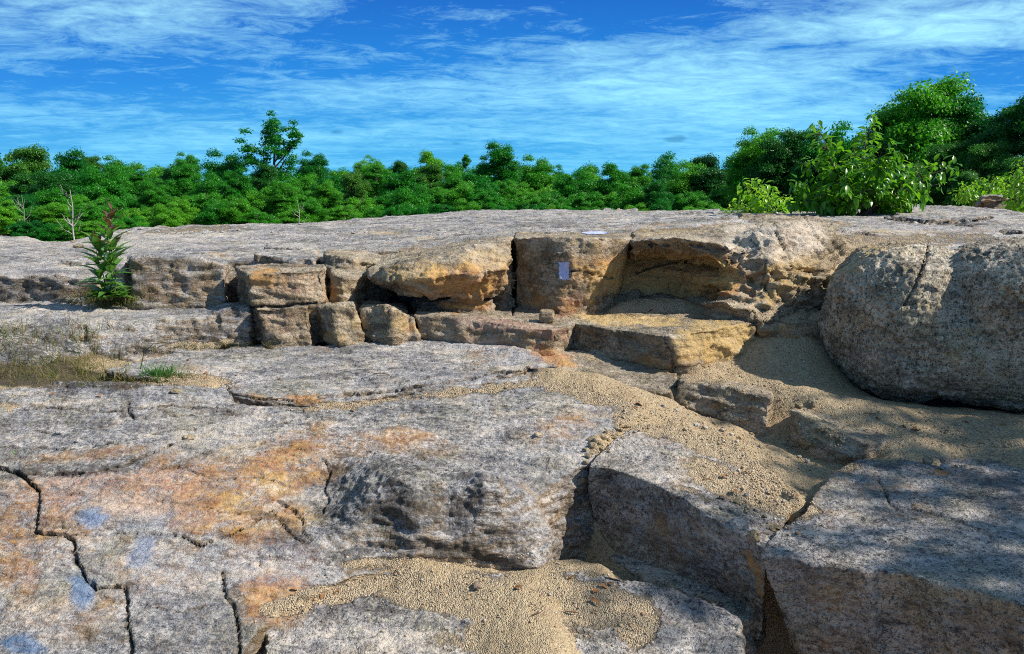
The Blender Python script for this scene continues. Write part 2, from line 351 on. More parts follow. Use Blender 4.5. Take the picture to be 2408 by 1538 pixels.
# ------------------------------------------------------------------ stains: (px, py, rx, ry, angle, strength) seen from the path, stored on the vertices; some dark is painted shade
STAIN_AND_SHADE = {
 'rust': [(430,1150,260,70,-10,.5),(120,1230,160,110,0,.36),(650,1100,150,60,-25,.6),(620,1230,120,50,-10,.55),(350,1330,160,90,0,.26),(150,1440,160,70,0,.26),(640,1400,90,60,0,.45),(880,1040,120,30,-10,.4),(1330,1000,120,40,-20,.3),(180,1070,200,16,-6,.4),(1080,655,130,38,-12,.55),(1120,672,90,24,-6,.9),(1560,640,190,44,2,1.2),(1640,680,90,24,0,1.2),(1300,715,70,22,10,.6),(1090,718,60,12,0,1.),
          (620,650,26,26,0,.8),(570,700,20,30,0,.3),(780,690,22,24,0,.4),(720,937,46,8,4,1.1),(600,935,30,6,10,.7),(420,680,120,45,0,.22),
          (90,1180,90,45,20,.5),(40,1350,60,60,0,.5),(370,1095,60,26,-30,.5),(470,1215,85,38,-12,.75),(250,1130,120,30,-8,.35),(590,1170,120,40,-20,.25),
          (760,1080,60,60,-20,.55),(660,1150,70,30,-25,.55),(700,1030,100,25,-20,.4),(1560,860,70,16,14,.6),(1300,840,60,20,20,.7),
          (1830,800,60,35,0,.5),(1560,1270,120,50,30,.22),(1780,1350,12,60,-15,.8),(1690,1350,100,30,25,.2),(1900,1160,40,14,0,.2),(1590,1120,200,12,27,.0),
          (1250,640,40,60,0,.25),(1650,830,60,30,-10,.25),(2210,1110,20,10,0,.8),(560,1290,60,60,0,.15),(330,1400,60,40,0,.15),(990,770,60,12,0,.3),(300,905,40,6,0,.3)],
 'pink': [(1180,765,110,14,6,.75),(1300,785,50,14,10,.6),(1150,803,120,10,4,.5),(1290,838,60,12,0,.5),(300,1160,220,60,-8,.5),(200,1130,120,25,0,.5),
          (640,1330,120,80,0,.35),(680,665,70,30,0,.4),(600,1110,60,20,-20,.3),(1330,720,60,26,-25,.5),(1900,560,60,40,0,.35),(1740,590,50,22,0,.25),(660,760,60,30,0,.3),(1600,1060,160,50,20,.2),
          (100,1040,160,14,0,.2),(1500,1450,120,30,0,.2)],
 'yel':  [(1560,650,170,46,0,1.),(1420,690,40,30,-40,.6),(1600,655,130,26,0,.9),(1470,680,60,22,0,.7),(1000,640,60,20,-10,.5),(1480,750,120,16,4,1.),(1680,800,95,50,-8,.9),(1570,730,160,12,0,.6),(950,640,70,26,-10,.45),(1150,610,60,30,0,.4),(1660,655,60,14,0,.6),(840,760,30,20,0,.35),(940,765,25,18,0,.4),
          (640,1130,50,30,0,.45),(560,1180,60,16,-20,.4),(720,1230,50,14,-10,.4),(560,1060,80,20,-14,.35),(1860,640,80,50,-20,.45),(1800,700,60,30,0,.35),(2000,610,80,30,-30,.5),(640,660,60,20,0,.3),(780,790,40,14,0,.4),
          (450,1030,60,10,-14,.3),(1000,560,20,5,0,.5),(900,548,60,5,0,.4),(520,602,50,6,5,.4),(2100,560,200,20,0,.35),(1550,545,110,20,0,.25),(1440,655,30,22,-30,.3)],
 'dark': [(560,690,26,40,0,.7),(500,770,80,34,-5,.35),(600,770,12,40,0,.8),(748,770,12,34,0,.8),(110,888,260,24,2,.95),(262,705,50,14,0,.8),(60,850,160,30,4,.5),(50,690,120,18,0,.55),(170,675,60,24,0,.3),(60,810,120,45,10,.55),(300,820,150,26,-5,.35),(540,770,60,30,-5,.3),(1000,1130,170,90,20,.45),(1100,1210,90,60,50,.55),(960,1210,170,45,0,.5),  # dark on the pale block's left side and in block gaps is painted shade
          (880,1290,130,16,-10,.7),(1070,1300,110,22,10,.7),(1210,1295,50,30,40,.6),(795,1110,40,60,10,.6),(780,1210,40,45,20,.6),(1160,1310,100,12,8,.6),
          (180,1105,170,18,-4,.7),(60,1085,90,14,4,.5),(440,1085,80,8,-20,.4),(300,960,24,24,0,.5),(300,975,260,8,-3,.25),(620,950,160,8,-4,.35),(800,930,60,8,-2,.4),
          (700,1260,60,25,20,.5),(640,1220,60,10,10,.6),(560,1400,20,60,0,.5),(400,1260,90,8,0,.25),(900,880,60,5,-4,.3),(1190,915,120,7,-6,.4),
          (870,560,60,3,0,.4),(1050,558,120,3,-2,.4),(700,565,150,4,0,.3),(900,530,200,3,0,.2),(1180,570,60,4,0,.2),(1480,545,60,3,0,.2),
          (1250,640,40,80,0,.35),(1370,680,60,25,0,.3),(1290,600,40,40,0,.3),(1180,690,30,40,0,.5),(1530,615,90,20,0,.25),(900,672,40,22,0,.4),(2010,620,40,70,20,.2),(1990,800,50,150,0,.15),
          (1430,800,90,28,10,.35),(1540,825,60,26,10,.35),(1690,960,80,30,12,.3),(1960,1030,60,20,25,.3),(130,1000,160,12,-5,.3),(520,980,90,14,-10,.4),(880,1410,120,40,-16,.3),(1480,1370,200,20,20,.2)],
 'pale': [(1790,560,90,28,-10,.7),(1900,560,50,40,20,.7),(1740,545,40,25,0,.5),(1840,600,60,20,0,.5),(345,1025,30,8,0,.9),(355,1170,60,20,0,.25),(640,1145,30,8,0,.6),(610,1155,14,14,0,.5),
          (300,1200,120,40,0,.35),(350,1250,60,12,0,.45),(655,1190,50,14,-30,.5),(600,1290,16,40,0,.3),(780,1185,24,12,-20,.8),(440,1030,90,20,-20,.4),(560,1000,70,18,-20,.5),(1600,560,100,14,0,.3),
          (60,690,90,8,0,.3),(1150,600,50,40,0,.25),(950,700,14,10,0,.8),(1140,640,60,10,-30,.35),(1460,1040,90,40,-10,.3),(240,565,260,22,0,.35),(330,552,300,10,0,.45),(680,1360,50,30,0,.25),(1500,820,50,25,0,.2),(2050,840,80,40,0,.2)],
 'blue': [(215,1222,34,22,0,.95),(330,1300,30,44,30,.65),(350,1270,16,30,20,.3),(188,1388,26,44,0,.9),(60,1518,60,20,10,.7),(370,1230,110,36,0,.3),(240,1340,40,30,0,.25),(1250,780,30,10,0,.0)],
 'sand': [(1000,1330,230,20,2,.8),(820,1385,180,24,-12,1.),(680,1425,70,26,-14,1.),(1100,1400,200,50,4,1.),(1340,1410,200,60,10,.95),(1500,1460,50,70,20,.7),(1200,1500,200,40,0,.65),(1420,1340,60,14,10,.6),
          (1230,905,150,10,-6,.85),(1060,925,100,8,-8,.7),(820,952,130,9,-6,.9),(1400,925,120,26,12,1.),(1530,985,90,40,10,1.),(1420,1040,34,20,-40,1.),(430,893,110,14,2,1.),(60,905,120,10,0,.6),(500,898,50,8,0,.8),
          (1560,712,150,14,0,1.1),(1500,735,140,10,2,.6),(1700,740,160,14,4,.9),(1880,742,60,16,0,1.),(1980,600,70,22,-30,.7),(2080,565,160,16,0,.6),(2250,560,100,14,0,.5),(450,540,150,7,-3,.55),(300,548,60,5,0,.4),(700,535,120,4,0,.3),
          (1700,1130,90,34,25,.9),(1800,1150,90,45,20,1.),(1860,1190,70,40,20,.8),(1700,1060,140,26,20,.9),(1900,1080,120,24,10,.9),(1640,880,60,20,10,.8),(1850,1110,90,30,0,.8),
          (2250,1000,200,40,6,.9),(2080,1075,60,16,0,.7),(2360,1040,60,30,10,.9),(340,790,200,9,-4,.0),(500,808,120,10,-3,.8),(620,805,60,6,0,.6),(900,800,120,6,0,.5),(1090,740,20,4,0,.3),(90,568,90,5,0,.3),(1950,1090,50,16,0,.8),(1850,745,90,14,0,.8),
          (1640,1160,60,10,20,.5),(1420,720,40,10,-20,.7),(1300,735,40,6,0,.4),(1180,722,80,6,0,.35),(1460,700,60,14,-10,.7)],
}
# cracks: pixel polyline, half width, depth (m), darkening
CRACK = [
 ([(330,1120),(420,1100),(520,1130),(620,1120),(700,1150)],2.6,.010,.7),([(560,1060),(640,1040),(720,1060)],2.6,.010,.7),([(380,1180),(460,1190),(560,1210),(600,1200)],2.4,.008,.6),([(440,1300),(500,1320),(540,1310)],2.6,.010,.7),([(860,1060),(950,1090),(1010,1080),(1080,1110)],2.2,.006,.5),([(0,970),(120,960),(260,968),(400,955),(520,962)],3,.012,.8),([(0,1050),(160,1056),(280,1040),(360,1020),(460,1010)],3,.012,.7),([(600,1010),(720,985),(860,990),(1000,970)],2.6,.008,.6),([(1000,960),(1150,950),(1300,965)],2.2,.006,.5),([(640,870),(800,862),(1000,870),(1120,866)],2.4,.006,.6),([(560,840),(700,836),(820,845)],2.2,.005,.5),([(800,1400),(860,1430),(960,1440)],2.5,.01,.6),([(320,1420),(420,1440),(500,1420)],3,.012,.8),([(2000,1140),(2060,1110),(2150,1100)],2.4,.008,.6),([(1900,1240),(2040,1250),(2160,1280),(2280,1290)],2.4,.006,.5),([(1450,1080),(1560,1090),(1640,1140)],2.,.004,.4),
 ([(590,723),(640,725),(680,722),(720,716),(768,708)],5,.03,.9),
 ([(0,1103),(45,1112),(72,1140),(92,1155),(90,1200),(82,1252),(120,1256),(150,1258),(176,1275),(182,1320),(200,1360),(222,1388),(262,1382),(292,1380),(299,1400),(300,1460),(306,1538)],6.5,.045,1.),
 ([(240,1392),(252,1415),(275,1422),(300,1415)],3,.015,.7),([(0,1270),(60,1262),(120,1256)],3,.01,.6),([(150,1258),(230,1262),(300,1255),(380,1258),(430,1262)],2.6,.01,.5),
 ([(300,1253),(340,1238),(400,1240)],2.2,.006,.4),([(128,1262),(126,1300),(118,1340)],2.4,.006,.4),([(145,1230),(150,1256)],3,.01,.6),
 ([(90,1118),(200,1113),(290,1092),(350,1070),(400,1045)],5,.022,.8),([(45,1112),(90,1118)],5,.02,.8),
 ([(430,1262),(470,1285),(540,1262),(580,1240),(640,1200),(670,1240),(690,1262),(712,1276)],4.5,.02,.75),([(655,1178),(690,1198),(712,1225),(712,1250),(735,1272)],5.5,.03,.9),
 ([(522,1340),(526,1380),(545,1420),(560,1480),(560,1540)],6,.035,.9),([(765,1085),(775,1110),(760,1150),(775,1180),(755,1210)],5,.02,.7),
 ([(610,1350),(606,1300),(598,1262)],2.5,.008,.5),([(655,1340),(648,1310)],2.5,.008,.5),
 ([(300,945),(302,965),(318,985)],7,.02,.9),([(660,905),(690,925),(700,940)],4,.01,.6),([(520,880),(540,885)],3,.01,.6),([(560,895),(530,905),(545,925),(600,938),(690,940),(800,930),(930,922),(960,915),(1100,890),(1250,870)],5,.03,.75),
 ([(0,1015),(140,1020),(330,985),(520,968),(640,962)],3,.008,.4),([(780,885),(830,895),(890,893)],3,.006,.6),([(1045,850),(1110,868)],3,.008,.6),
 ([(760,1050),(900,1020),(1050,1010)],2.5,.004,.25),([(880,930),(860,935)],2.5,.006,.4),([(1080,1018),(1120,1024)],2.5,.005,.6),
 ([(1285,1090),(1290,1120),(1284,1150)],2.6,.006,.5),([(1135,1190),(1170,1170),(1215,1170)],2.4,.005,.4),
 ([(2068,1130),(2082,1160),(2098,1190),(2110,1200)],6,.016,.9),([(2105,1196),(2160,1202),(2220,1215),(2300,1245),(2345,1275),(2350,1290)],3.6,.010,.8),([(2300,1240),(2325,1258),(2350,1262)],5,.012,.8),([(2110,1110),(2150,1150),(2170,1180)],2.6,.006,.5),
 ([(2160,1180),(2220,1190)],2,.005,.4),([(1330,768),(1338,790)],3,.01,.5),([(1560,790),(1575,830),(1592,868)],3.5,.012,.7),([(1640,765),(1660,790)],2.4,.005,.5),([(1735,770),(1745,790),(1752,830)],2.6,.006,.5),
 ([(2183,575),(2176,610),(2168,640),(2150,680),(2128,715)],8,.028,.35),
 ([(535,545),(700,548),(900,552),(1100,545),(1300,548)],2.2,.008,.25),([(400,520),(900,540)],2,.0,.0),([(1060,527),(1200,524),(1400,530)],2.2,.01,.25),([(1000,560),(1250,548),(1400,552)],2,.008,.2),
 ([(2080,512),(2150,520),(2270,520),(2330,512)],7,.07,.95),([(2160,525),(2300,530)],4,.04,.6),([(2355,545),(2400,548)],8,.08,.9),([(1640,500),(1580,503)],3,.03,.6),
 ([(1960,540),(2010,548),(2060,552)],4,.03,.7),([(2010,548),(2060,555)],5,.03,.6),
 ([(140,618),(210,622),(250,615)],6,.05,.8),([(450,595),(520,605),(540,600)],3,.015,.4),([(300,605),(298,700)],8,.05,.9),([(1210,575),(1212,700)],6,.05,.9),([(1340,636),(1390,645),(1440,655)],4,.02,.8),
 ([(1245,600),(1240,690)],2.5,.01,.4),([(640,625),(760,628)],3,.01,.5),([(985,1200),(1010,1170),(1100,1130)],2,.003,.2),([(1600,1170),(1640,1200)],3,.01,.3),([(1500,640),(1560,618),(1650,612)],5,.03,.8),
 ([(1210,640),(1205,740)],5,.03,.8),([(200,765),(200,800)],7,.03,.9),([(1700,570),(1720,600),(1700,640)],3,.02,.5),([(1820,520),(1850,600),(1880,680)],3,.02,.5),([(1890,505),(1920,560),(1960,600)],3.5,.02,.5),([(1760,560),(1800,610),(1790,680)],3,.02,.5),
]
def polydist(px, py, pts):
    d = np.full(len(px), 1e9)
    for (x0, y0), (x1, y1) in zip(pts[:-1], pts[1:]):
        dx, dy = x1-x0, y1-y0; L = dx*dx+dy*dy
        t = np.clip(((px-x0)*dx+(py-y0)*dy)/L, 0, 1)
        d = np.minimum(d, np.hypot(px-x0-t*dx, py-y0-t*dy))
    return d
def stains_and_shade(me, co, only=None):
    px, py = PXY(co)
    w = fbm(co*7, 3, 41)*14; w2 = fbm(co*7, 3, 52)*14
    w = w + fbm(co*26, 2, 57)*6; w2 = w2 + fbm(co*26, 2, 58)*6
    # bedding runs across the slope, so margins are drawn out sideways
    qx = px + w; qy = py + w2*.6
    n = len(co); ch = {k: np.zeros(n, np.float32) for k in STAIN_AND_SHADE}
    for k, L in STAIN_AND_SHADE.items():
        if only is not None and k not in only: continue
        for (x, y, rx, ry, a, s) in L:
            if s == 0: continue
            m = np.nonzero((np.abs(px-x) < 2.2*rx+40) & (np.abs(py-y) < 2.2*max(ry, rx*abs(math.sin(R(a))))+40))[0]
            if not len(m): continue
            c_, s_ = math.cos(R(a)), math.sin(R(a))
            dx = qx[m]-x; dy = qy[m]-y
            u = (dx*c_+dy*s_)/rx; v = (-dx*s_+dy*c_)/ry
            d = np.sqrt(u*u+v*v)
            ch[k][m] = np.maximum(ch[k][m], s*(1-sstep(.55, 1.45, d)))
    big = fbm(co*2.1, 4, 77)
    ch['rust'] = ch['rust'] + np.clip(big-.25, 0, .5)*.5
    dark2 = np.zeros(n, np.float32)
    for pts, hw, dep, dk in CRACK:
        xs = [p[0] for p in pts]; ys = [p[1] for p in pts]
        m = np.nonzero((px > min(xs)-30) & (px < max(xs)+30) & (py > min(ys)-30) & (py < max(ys)+30))[0]
        if not len(m) or dk == 0: continue
        hw = hw*(.62 if hw < 4 else .55)*(.55+1.1*np.abs(w[m]/9)); d = polydist(px[m]+w[m]*.35, py[m]+w2[m]*.35, pts)
        dark2[m] = np.maximum(dark2[m], dk*(1-sstep(hw*.6, hw*1.5, d)))
    ch['dark'] = np.maximum(ch['dark'], dark2)
    for nm, keys in (('stain', ('rust', 'sand', 'dark', 'pink')), ('stain_b', ('yel', 'blue', 'pale', None))):
        a = me.attributes.new(nm, 'FLOAT_COLOR', 'POINT')
        arr = np.zeros((n, 4), np.float32)
        for i, k in enumerate(keys):
            if k: arr[:, i] = np.clip(ch[k], 0, 1.2)
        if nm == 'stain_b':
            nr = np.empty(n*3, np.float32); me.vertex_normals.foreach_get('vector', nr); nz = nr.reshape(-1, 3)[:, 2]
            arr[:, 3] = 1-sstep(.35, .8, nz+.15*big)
        a.data.foreach_set('color', arr.ravel())
def carve(co, nr):
    px, py = PXY(co); w = fbm(co*7, 3, 41)*14*.35; w2 = fbm(co*7, 3, 52)*14*.35
    out = np.zeros(len(co), np.float32)
    for pts, hw, dep, dk in CRACK:
        if dep == 0: continue
        xs = [p[0] for p in pts]; ys = [p[1] for p in pts]
        m = np.nonzero((px > min(xs)-30) & (px < max(xs)+30) & (py > min(ys)-30) & (py < max(ys)+30))[0]
        if not len(m): continue
        hw = hw*.7*(.6+.9*np.abs(w[m]/9)); d = polydist(px[m]+w[m], py[m]+w2[m], pts)
        out[m] = np.maximum(out[m], dep*(1-sstep(hw*.3, hw*1.15, d)))
    return out
def remesh(name, V, Fc, vox, smooth=2):
    me = bpy.data.meshes.new(name+'_src'); me.from_pydata([tuple(v) for v in V], [], [tuple(f) for f in Fc]); me.update()
    bm = bmesh.new(); bm.from_mesh(me); bmesh.ops.recalc_face_normals(bm, faces=bm.faces); bm.to_mesh(me); bm.free()
    o = bpy.data.objects.new(name+'_src', me); COL.objects.link(o)
    md = o.modifiers.new('r', 'REMESH'); md.mode = 'VOXEL'; md.voxel_size = vox; md.adaptivity = 0
    dg = bpy.context.evaluated_depsgraph_get()
    m2 = bpy.data.meshes.new_from_object(o.evaluated_get(dg))
    bpy.data.objects.remove(o); bpy.data.meshes.remove(me)
    n = len(m2.vertices); co = np.empty(n*3, np.float32); m2.vertices.foreach_get('co', co); co = co.reshape(-1, 3)
    ed = np.empty(len(m2.edges)*2, np.int32); m2.edges.foreach_get('vertices', ed); ed = ed.reshape(-1, 2)
    a = np.concatenate([ed[:, 0], ed[:, 1]]); b = np.concatenate([ed[:, 1], ed[:, 0]])
    deg = np.maximum(np.bincount(a, minlength=n), 1)
    for _ in range(smooth):
        for k in range(3): pass
        avg = np.stack([np.bincount(a, weights=co[b, k], minlength=n)/deg for k in range(3)], 1)
        co = (co*.35 + avg*.65).astype(np.float32)
    return m2, co
def normals(me, co):
    me.vertices.foreach_set('co', co.astype(np.float32).ravel()); me.update()
    nr = np.empty(len(co)*3, np.float32); me.vertex_normals.foreach_get('vector', nr); return nr.reshape(-1, 3)
def weather(me, co, amp=1.0, rough=1.0, chip=1.0, strata=1.0):
    nr = normals(me, co)
    steep = 1-np.clip(nr[:, 2], 0, 1)**2
    up = 1-steep
    d = fbm(co*2.3, 3, 3)*.018*amp*(.45+.55*steep)
    q = co*np.array((1.2, 1.6, 7.0), np.float32)
    q[:, 2] += co[:, 0]*.9
    st = fbm(q*2.0, 3, 11)
    d += (np.abs(st)-.2)*.028*strata*steep*amp
    # split faces: flat facets with crisp little risers
    f = fbm(co*np.array((2.6, 2.6, 3.6), np.float32)+co[:, [2, 0, 1]]*.8, 3, 71)*5.0
    d += (np.floor(f)+sstep(.42, .58, f-np.floor(f)))/5.0*.034*steep*amp*chip
    # flakes and scallops
    c1 = fbm(co*9, 3, 21); d -= np.clip(c1-.12, 0, .45)*.045*chip*(.3+.7*steep)
    c2 = pn(co*21, 25); d += np.sign(c2)*np.abs(c2)**.6*.005*chip*steep
    # shallow bedding steps drawn out across the treads
    vn = fbm(co*np.array((1.5, 5.0, 7.0), np.float32)+3.3, 4, 61); d -= (1-sstep(.0, .07, np.abs(vn)))*.009*up*sstep(-.2, .2, pn(co*1.9, 62))
    q2 = co*np.array((1.6, 5.5, 9.0), np.float32); q2[:, 1] += co[:, 0]*1.3
    b = fbm(q2*1.7, 4, 31); bb = b*3.2; stp = np.floor(bb)+sstep(.35, .65, bb-np.floor(bb))
    d += (stp/3.2)*.014*up*strata
    d += fbm(co*38, 2, 35)*.0030*rough + fbm(co*np.array((22, 60, 60)), 2, 37)*.0028*rough
    co = co + nr*d[:, None]
    nr2 = normals(me, co)
    co = co - nr2*carve(co, nr2)[:, None]
    return co.astype(np.float32)
def finish(name, me, co, mat, parent=None):
    me.vertices.foreach_set('co', co.ravel()); me.update()
    stains_and_shade(me, co)
    me.polygons.foreach_set('use_smooth', np.ones(len(me.polygons), bool))
    me.materials.clear(); me.materials.append(mat); me.name = name
    o = bpy.data.objects.new(name, me); COL.objects.link(o)
    if parent: o.parent = parent
    return o
def dens(rings, step, wig, seed):
    """densify the rings together along the outline"""
    rings = [np.asarray(r, float) for r in rings]; n = len(rings[0]); out = [[] for _ in rings]
    for i in range(n):
        j = (i+1) % n
        k = max(1, int(np.linalg.norm(rings[0][i]-rings[0][j])/step))
        for s in range(k):
            t = s/k
            for r, o in zip(rings, out): o.append(r[i]*(1-t)+r[j]*t)
    out = [np.array(o) for o in out]
    for q, o in enumerate(out):
        h = np.stack([fbm(o*3.1, 3, seed), fbm(o*3.1, 3, seed+5)], 1)*wig
        o[:, :2] += h
    return out
ALL = []
def slab_geo(top, bot=None, mid=None, inner=(), zb=-2.0, under=False, wig=.024, seed=0, grid=.07, batter=.06):
    """closed solid: a treads surface through the outline and inner points, walls down through the given lower outlines"""
    T = np.array([W(*p) for p in top]); n = len(T)
    cen = T[:, :2].mean(0); zb = zb + CAMZ
    B = T.copy()
    for i in range(n):
        if bot and i in bot: B[i] = W(*bot[i])
        else:
            v = T[i, :2]-cen; v /= max(np.linalg.norm(v), 1e-6)
            B[i, :2] += v*batter; B[i, 2] = zb
    rings = [T]
    if mid:
        M = (T+B)/2
        for i, p in mid.items(): M[i] = W(*p)
        rings.append(M)
    rings.append(B)
    if not under:
        C = B.copy(); C[:, 2] = np.minimum(zb, B[:, 2]-.02); rings.append(C)
    P = dens(rings, .06, wig, seed)
    T = P[0]; n = len(T)
    inn = np.array([W(*p) for p in inner]) if len(inner) else np.zeros((0, 3))
    surf = rbf(np.concatenate([T[::2, :2], inn[:, :2]]), np.concatenate([T[::2, 2], inn[:, 2]]), .15, 1e-3)
    x0, y0 = T[:, :2].min(0); x1, y1 = T[:, :2].max(0)
    gx, gy = np.meshgrid(np.arange(x0, x1, grid), np.arange(y0, y1, grid)); G = np.stack([gx.ravel(), gy.ravel()], 1)
    pts = [Vector(p) for p in T[:, :2]] + [Vector(p) for p in G]
    loop = list(range(n))
    if sum(T[i-1, 0]*T[i, 1]-T[i, 0]*T[i-1, 1] for i in range(n)) < 0: loop = loop[::-1]
    vo, eo, fo, ov, oe, of = delaunay_2d_cdt(pts, [], [loop], 1, 1e-5)
    vo = np.array([tuple(v) for v in vo])
    Z = surf(vo); Vt = np.column_stack([vo, Z])
    idx = {}
    for k, srcs in enumerate(ov):
        for s_ in srcs:
            if s_ < n: idx[s_] = k
    V = list(Vt); Fc = [tuple(f) for f in fo]
    base = len(V); R_ = [[idx.get(i) for i in range(n)]]
    if any(r is None for r in R_[0]): print('RING LOST', seed)
    for r in P[1:]:
        b = len(V); V += list(r); R_.append([b+i for i in range(n)])
    for a, b in zip(R_[:-1], R_[1:]):
        for i in range(n):
            j = (i+1) % n; Fc.append((a[i], a[j], b[j], b[i]))
    vo2, eo2, fo2, ov2, _, _ = delaunay_2d_cdt([Vector(p) for p in T[:, :2]], [], [loop], 1, 1e-5)
    mp = {k: (s_[0] if s_ else 0) for k, s_ in enumerate(ov2)}
    last = R_[-1]
    for f in fo2: Fc.append(tuple(last[mp[k]] for k in f)[::-1])
    return V, Fc
def rock(name, top, mat, label=None, cat='rock', group=None, kind=None, vox=.011, sm=1, w={}, parent=None, **k):
    V, Fc = slab_geo(top, **k)
    me, co = remesh(name, V, Fc, vox, sm)
    co = weather(me, co, **w)
    o = finish(name, me, co, mat, parent); tag(o, label, cat if label else None, group, kind or 'thing'); ALL.append(o)
    print(name, len(co), (label or '')[:40]); return o
# ------------------------------------------------------------------ the bedrock dome and its step
rock('bedrock', [(-500,640,6.1),(-250,640,5.95),(0,643,5.9),(120,648,5.85),(232,656,5.8),(262,640,5.95),(298,606,5.72),(395,604,5.7),(470,611,5.66),(526,626,5.58),(542,612,6.15),(588,610,6.15),(604,620,5.7),(690,622,5.8),(765,612,5.85),
   (830,600,5.9),(880,590,5.9),(1205,553,5.9),(1480,545,5.9),(1700,520,6.3),(1950,540,6.3),(1995,575,5.75),(2100,588,5.5),(2250,592,5.4),(2500,600,5.2),(2900,600,5.2),
   (2900,500,8),(2408,500,9),(2360,492,9.4),(2300,488,9.5),(2150,481,10),(2090,488,10),(2030,503,10.4),(1940,507,11),(1760,497,11),(1692,498,11.2),(1480,497,11.4),(1250,493,11.4),(1110,495,11.2),(1000,505,11),(850,514,10.5),(700,527,10.3),(560,526,10),
   (450,530,9.8),(290,537,9.5),(225,556,9.2),(128,571,9),(70,556,9),(0,552,9),(-250,550,9)], M_GREY, kind='structure', vox=.019, sm=2, zb=-1.25, seed=1, grid=.12, wig=.02, w=dict(amp=1.0, strata=1.5, chip=.5),
   bot={0:(-500,705,6.0),1:(-250,705,5.9),2:(0,706,5.85),3:(120,706,5.8),4:(232,712,5.75),5:(262,706,5.85),6:(298,714,5.6),7:(395,728,5.55),8:(470,733,5.5),9:(528,722,5.53),10:(540,690,6.1),11:(588,690,6.1),12:(604,690,5.7),13:(690,690,5.75),14:(765,700,5.8)},
   inner=[(1240,520,8),(700,570,7.4),(400,565,7.6),(100,600,7.2),(1000,545,7.6),(1600,515,8),(2050,520,7.6),(2250,522,7.2),(1500,530,7),(1300,505,10),(900,525,9)])
rock('stone', [(1480,497,11.2),(1400,498,11.2),(1420,491,11.3),(1498,489,11.3),(1500,498,11.2)], M_GREY, 'low flat slab on the skyline left of centre of the ledge crest', 'rock', vox=.03, zb=-.5, seed=3)
rock('stone', [(1555,499,10.9),(1590,492,11),(1690,489,11.1),(1693,500,10.9)], M_GREY, 'flat lip of rock on the skyline, right beside the leafy shrub', 'rock', vox=.03, zb=-.5, seed=4)
rock('stone', [(596,596,5.78),(640,603,5.7),(742,606,5.65),(748,590,6.1),(620,584,6.3)], M_GREY, 'thin grey slab lying flat on the upper ledge behind the pale block', 'rock', vox=.012, seed=5, zb=-1.0,
     bot={0:(600,600,5.76),1:(645,612,5.68),2:(742,626,5.6)})
rock('stone', [(622,577,6.3),(700,583,6.2),(740,583,6.25),(745,575,6.6),(625,572,6.7)], M_GREY, 'narrow raised strip of grey rock farther up the ledge', 'rock', vox=.014, seed=6, zb=-.9)
BW = dict(amp=1.0, strata=.9, chip=.6)
G_B = 'jointed blocks of the ledge'
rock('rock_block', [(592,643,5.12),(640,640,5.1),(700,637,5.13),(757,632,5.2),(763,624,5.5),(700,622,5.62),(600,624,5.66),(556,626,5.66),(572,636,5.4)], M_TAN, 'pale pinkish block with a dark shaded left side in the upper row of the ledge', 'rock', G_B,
     bot={0:(597,716,5.1),1:(645,722,5.08),2:(700,720,5.08),3:(768,704,5.15),4:(770,700,5.5),7:(556,715,5.66),8:(574,716,5.4)}, vox=.010, zb=-1.0, seed=7, w=BW)
rock('rock_block', [(605,727,4.98),(665,724,4.99),(726,721,5.02),(735,706,5.5),(598,706,5.5)], M_TAN, 'squarish cream block in the lower row, left of the dark cleft', 'rock', G_B, bot={0:(628,803,4.98),1:(675,808,4.97),2:(728,806,4.98)}, vox=.011, zb=-1.3, seed=8, w=BW)
rock('rock_block', [(748,722,5.06),(790,712,5.02),(832,716,5.05),(838,704,5.5),(742,704,5.5)], M_TAN, 'leaning wedge shaped block in the lower row, right of the dark cleft', 'rock', G_B, bot={0:(772,800,5.0),1:(800,810,4.9),2:(852,797,5.0)}, vox=.011, zb=-1.3, seed=9, w=BW)
rock('rock_block', [(850,726,5.1),(900,718,5.03),(922,735,5.0),(955,740,5.05),(955,712,5.5),(845,706,5.5)], M_TAN, 'ochre block below the nose of the overhanging rock', 'rock', G_B, bot={0:(860,790,5.02),1:(905,792,4.97),2:(925,792,4.95),3:(958,786,5.0)}, vox=.011, zb=-1.3, seed=10, w=BW)
rock('rock_sliver', [(962,745,5.06),(972,748,5.04),(975,738,5.2),(960,738,5.2)], M_TAN, 'thin upright sliver of rock between the ochre block and the red step', 'rock', bot={0:(955,790,5.0),1:(985,790,4.98)}, vox=.01, zb=-1.3, seed=11, wig=.005, w=BW)
rock('rock_step', [(978,742,5.07),(1060,743,5.0),(1150,756,4.9),(1240,768,4.8),(1300,773,4.75),(1335,765,4.85),(1390,738,5.3),(1320,722,5.6),(1200,708,5.7),(970,706,5.6)], M_TAN, 'long low step of reddish rock under the painted block', 'rock ledge', None,
     bot={0:(985,786,5.03),1:(1080,792,4.95),2:(1165,802,4.87),3:(1240,814,4.77),4:(1300,808,4.75),5:(1340,800,4.85)}, inner=[(1200,742,5.2),(1100,730,5.3)], vox=.011, zb=-1.3, seed=12, w=BW)
rock('rock_lens', [(985,712,5.3),(1080,702,5.27),(1158,707,5.27),(1160,690,5.6),(975,692,5.6)], M_TAN, 'red lens of rock wedged beneath the overhanging rock', 'rock', bot={0:(985,738,5.28),1:(1080,741,5.24),2:(1158,739,5.26)}, vox=.011, zb=-1.1, seed=13, w=BW)
rock('rock_block', [(775,642,5.35),(800,652,5.28),(835,655,5.3),(866,642,5.42),(862,606,5.8),(770,606,5.8)], M_TAN, 'narrow cracked block between the pale block and the overhanging rock', 'rock', G_B, bot={0:(778,704,5.3),1:(812,710,5.24),2:(828,690,5.3),3:(850,670,5.5)}, vox=.011, zb=-1.1, seed=14, w=BW)
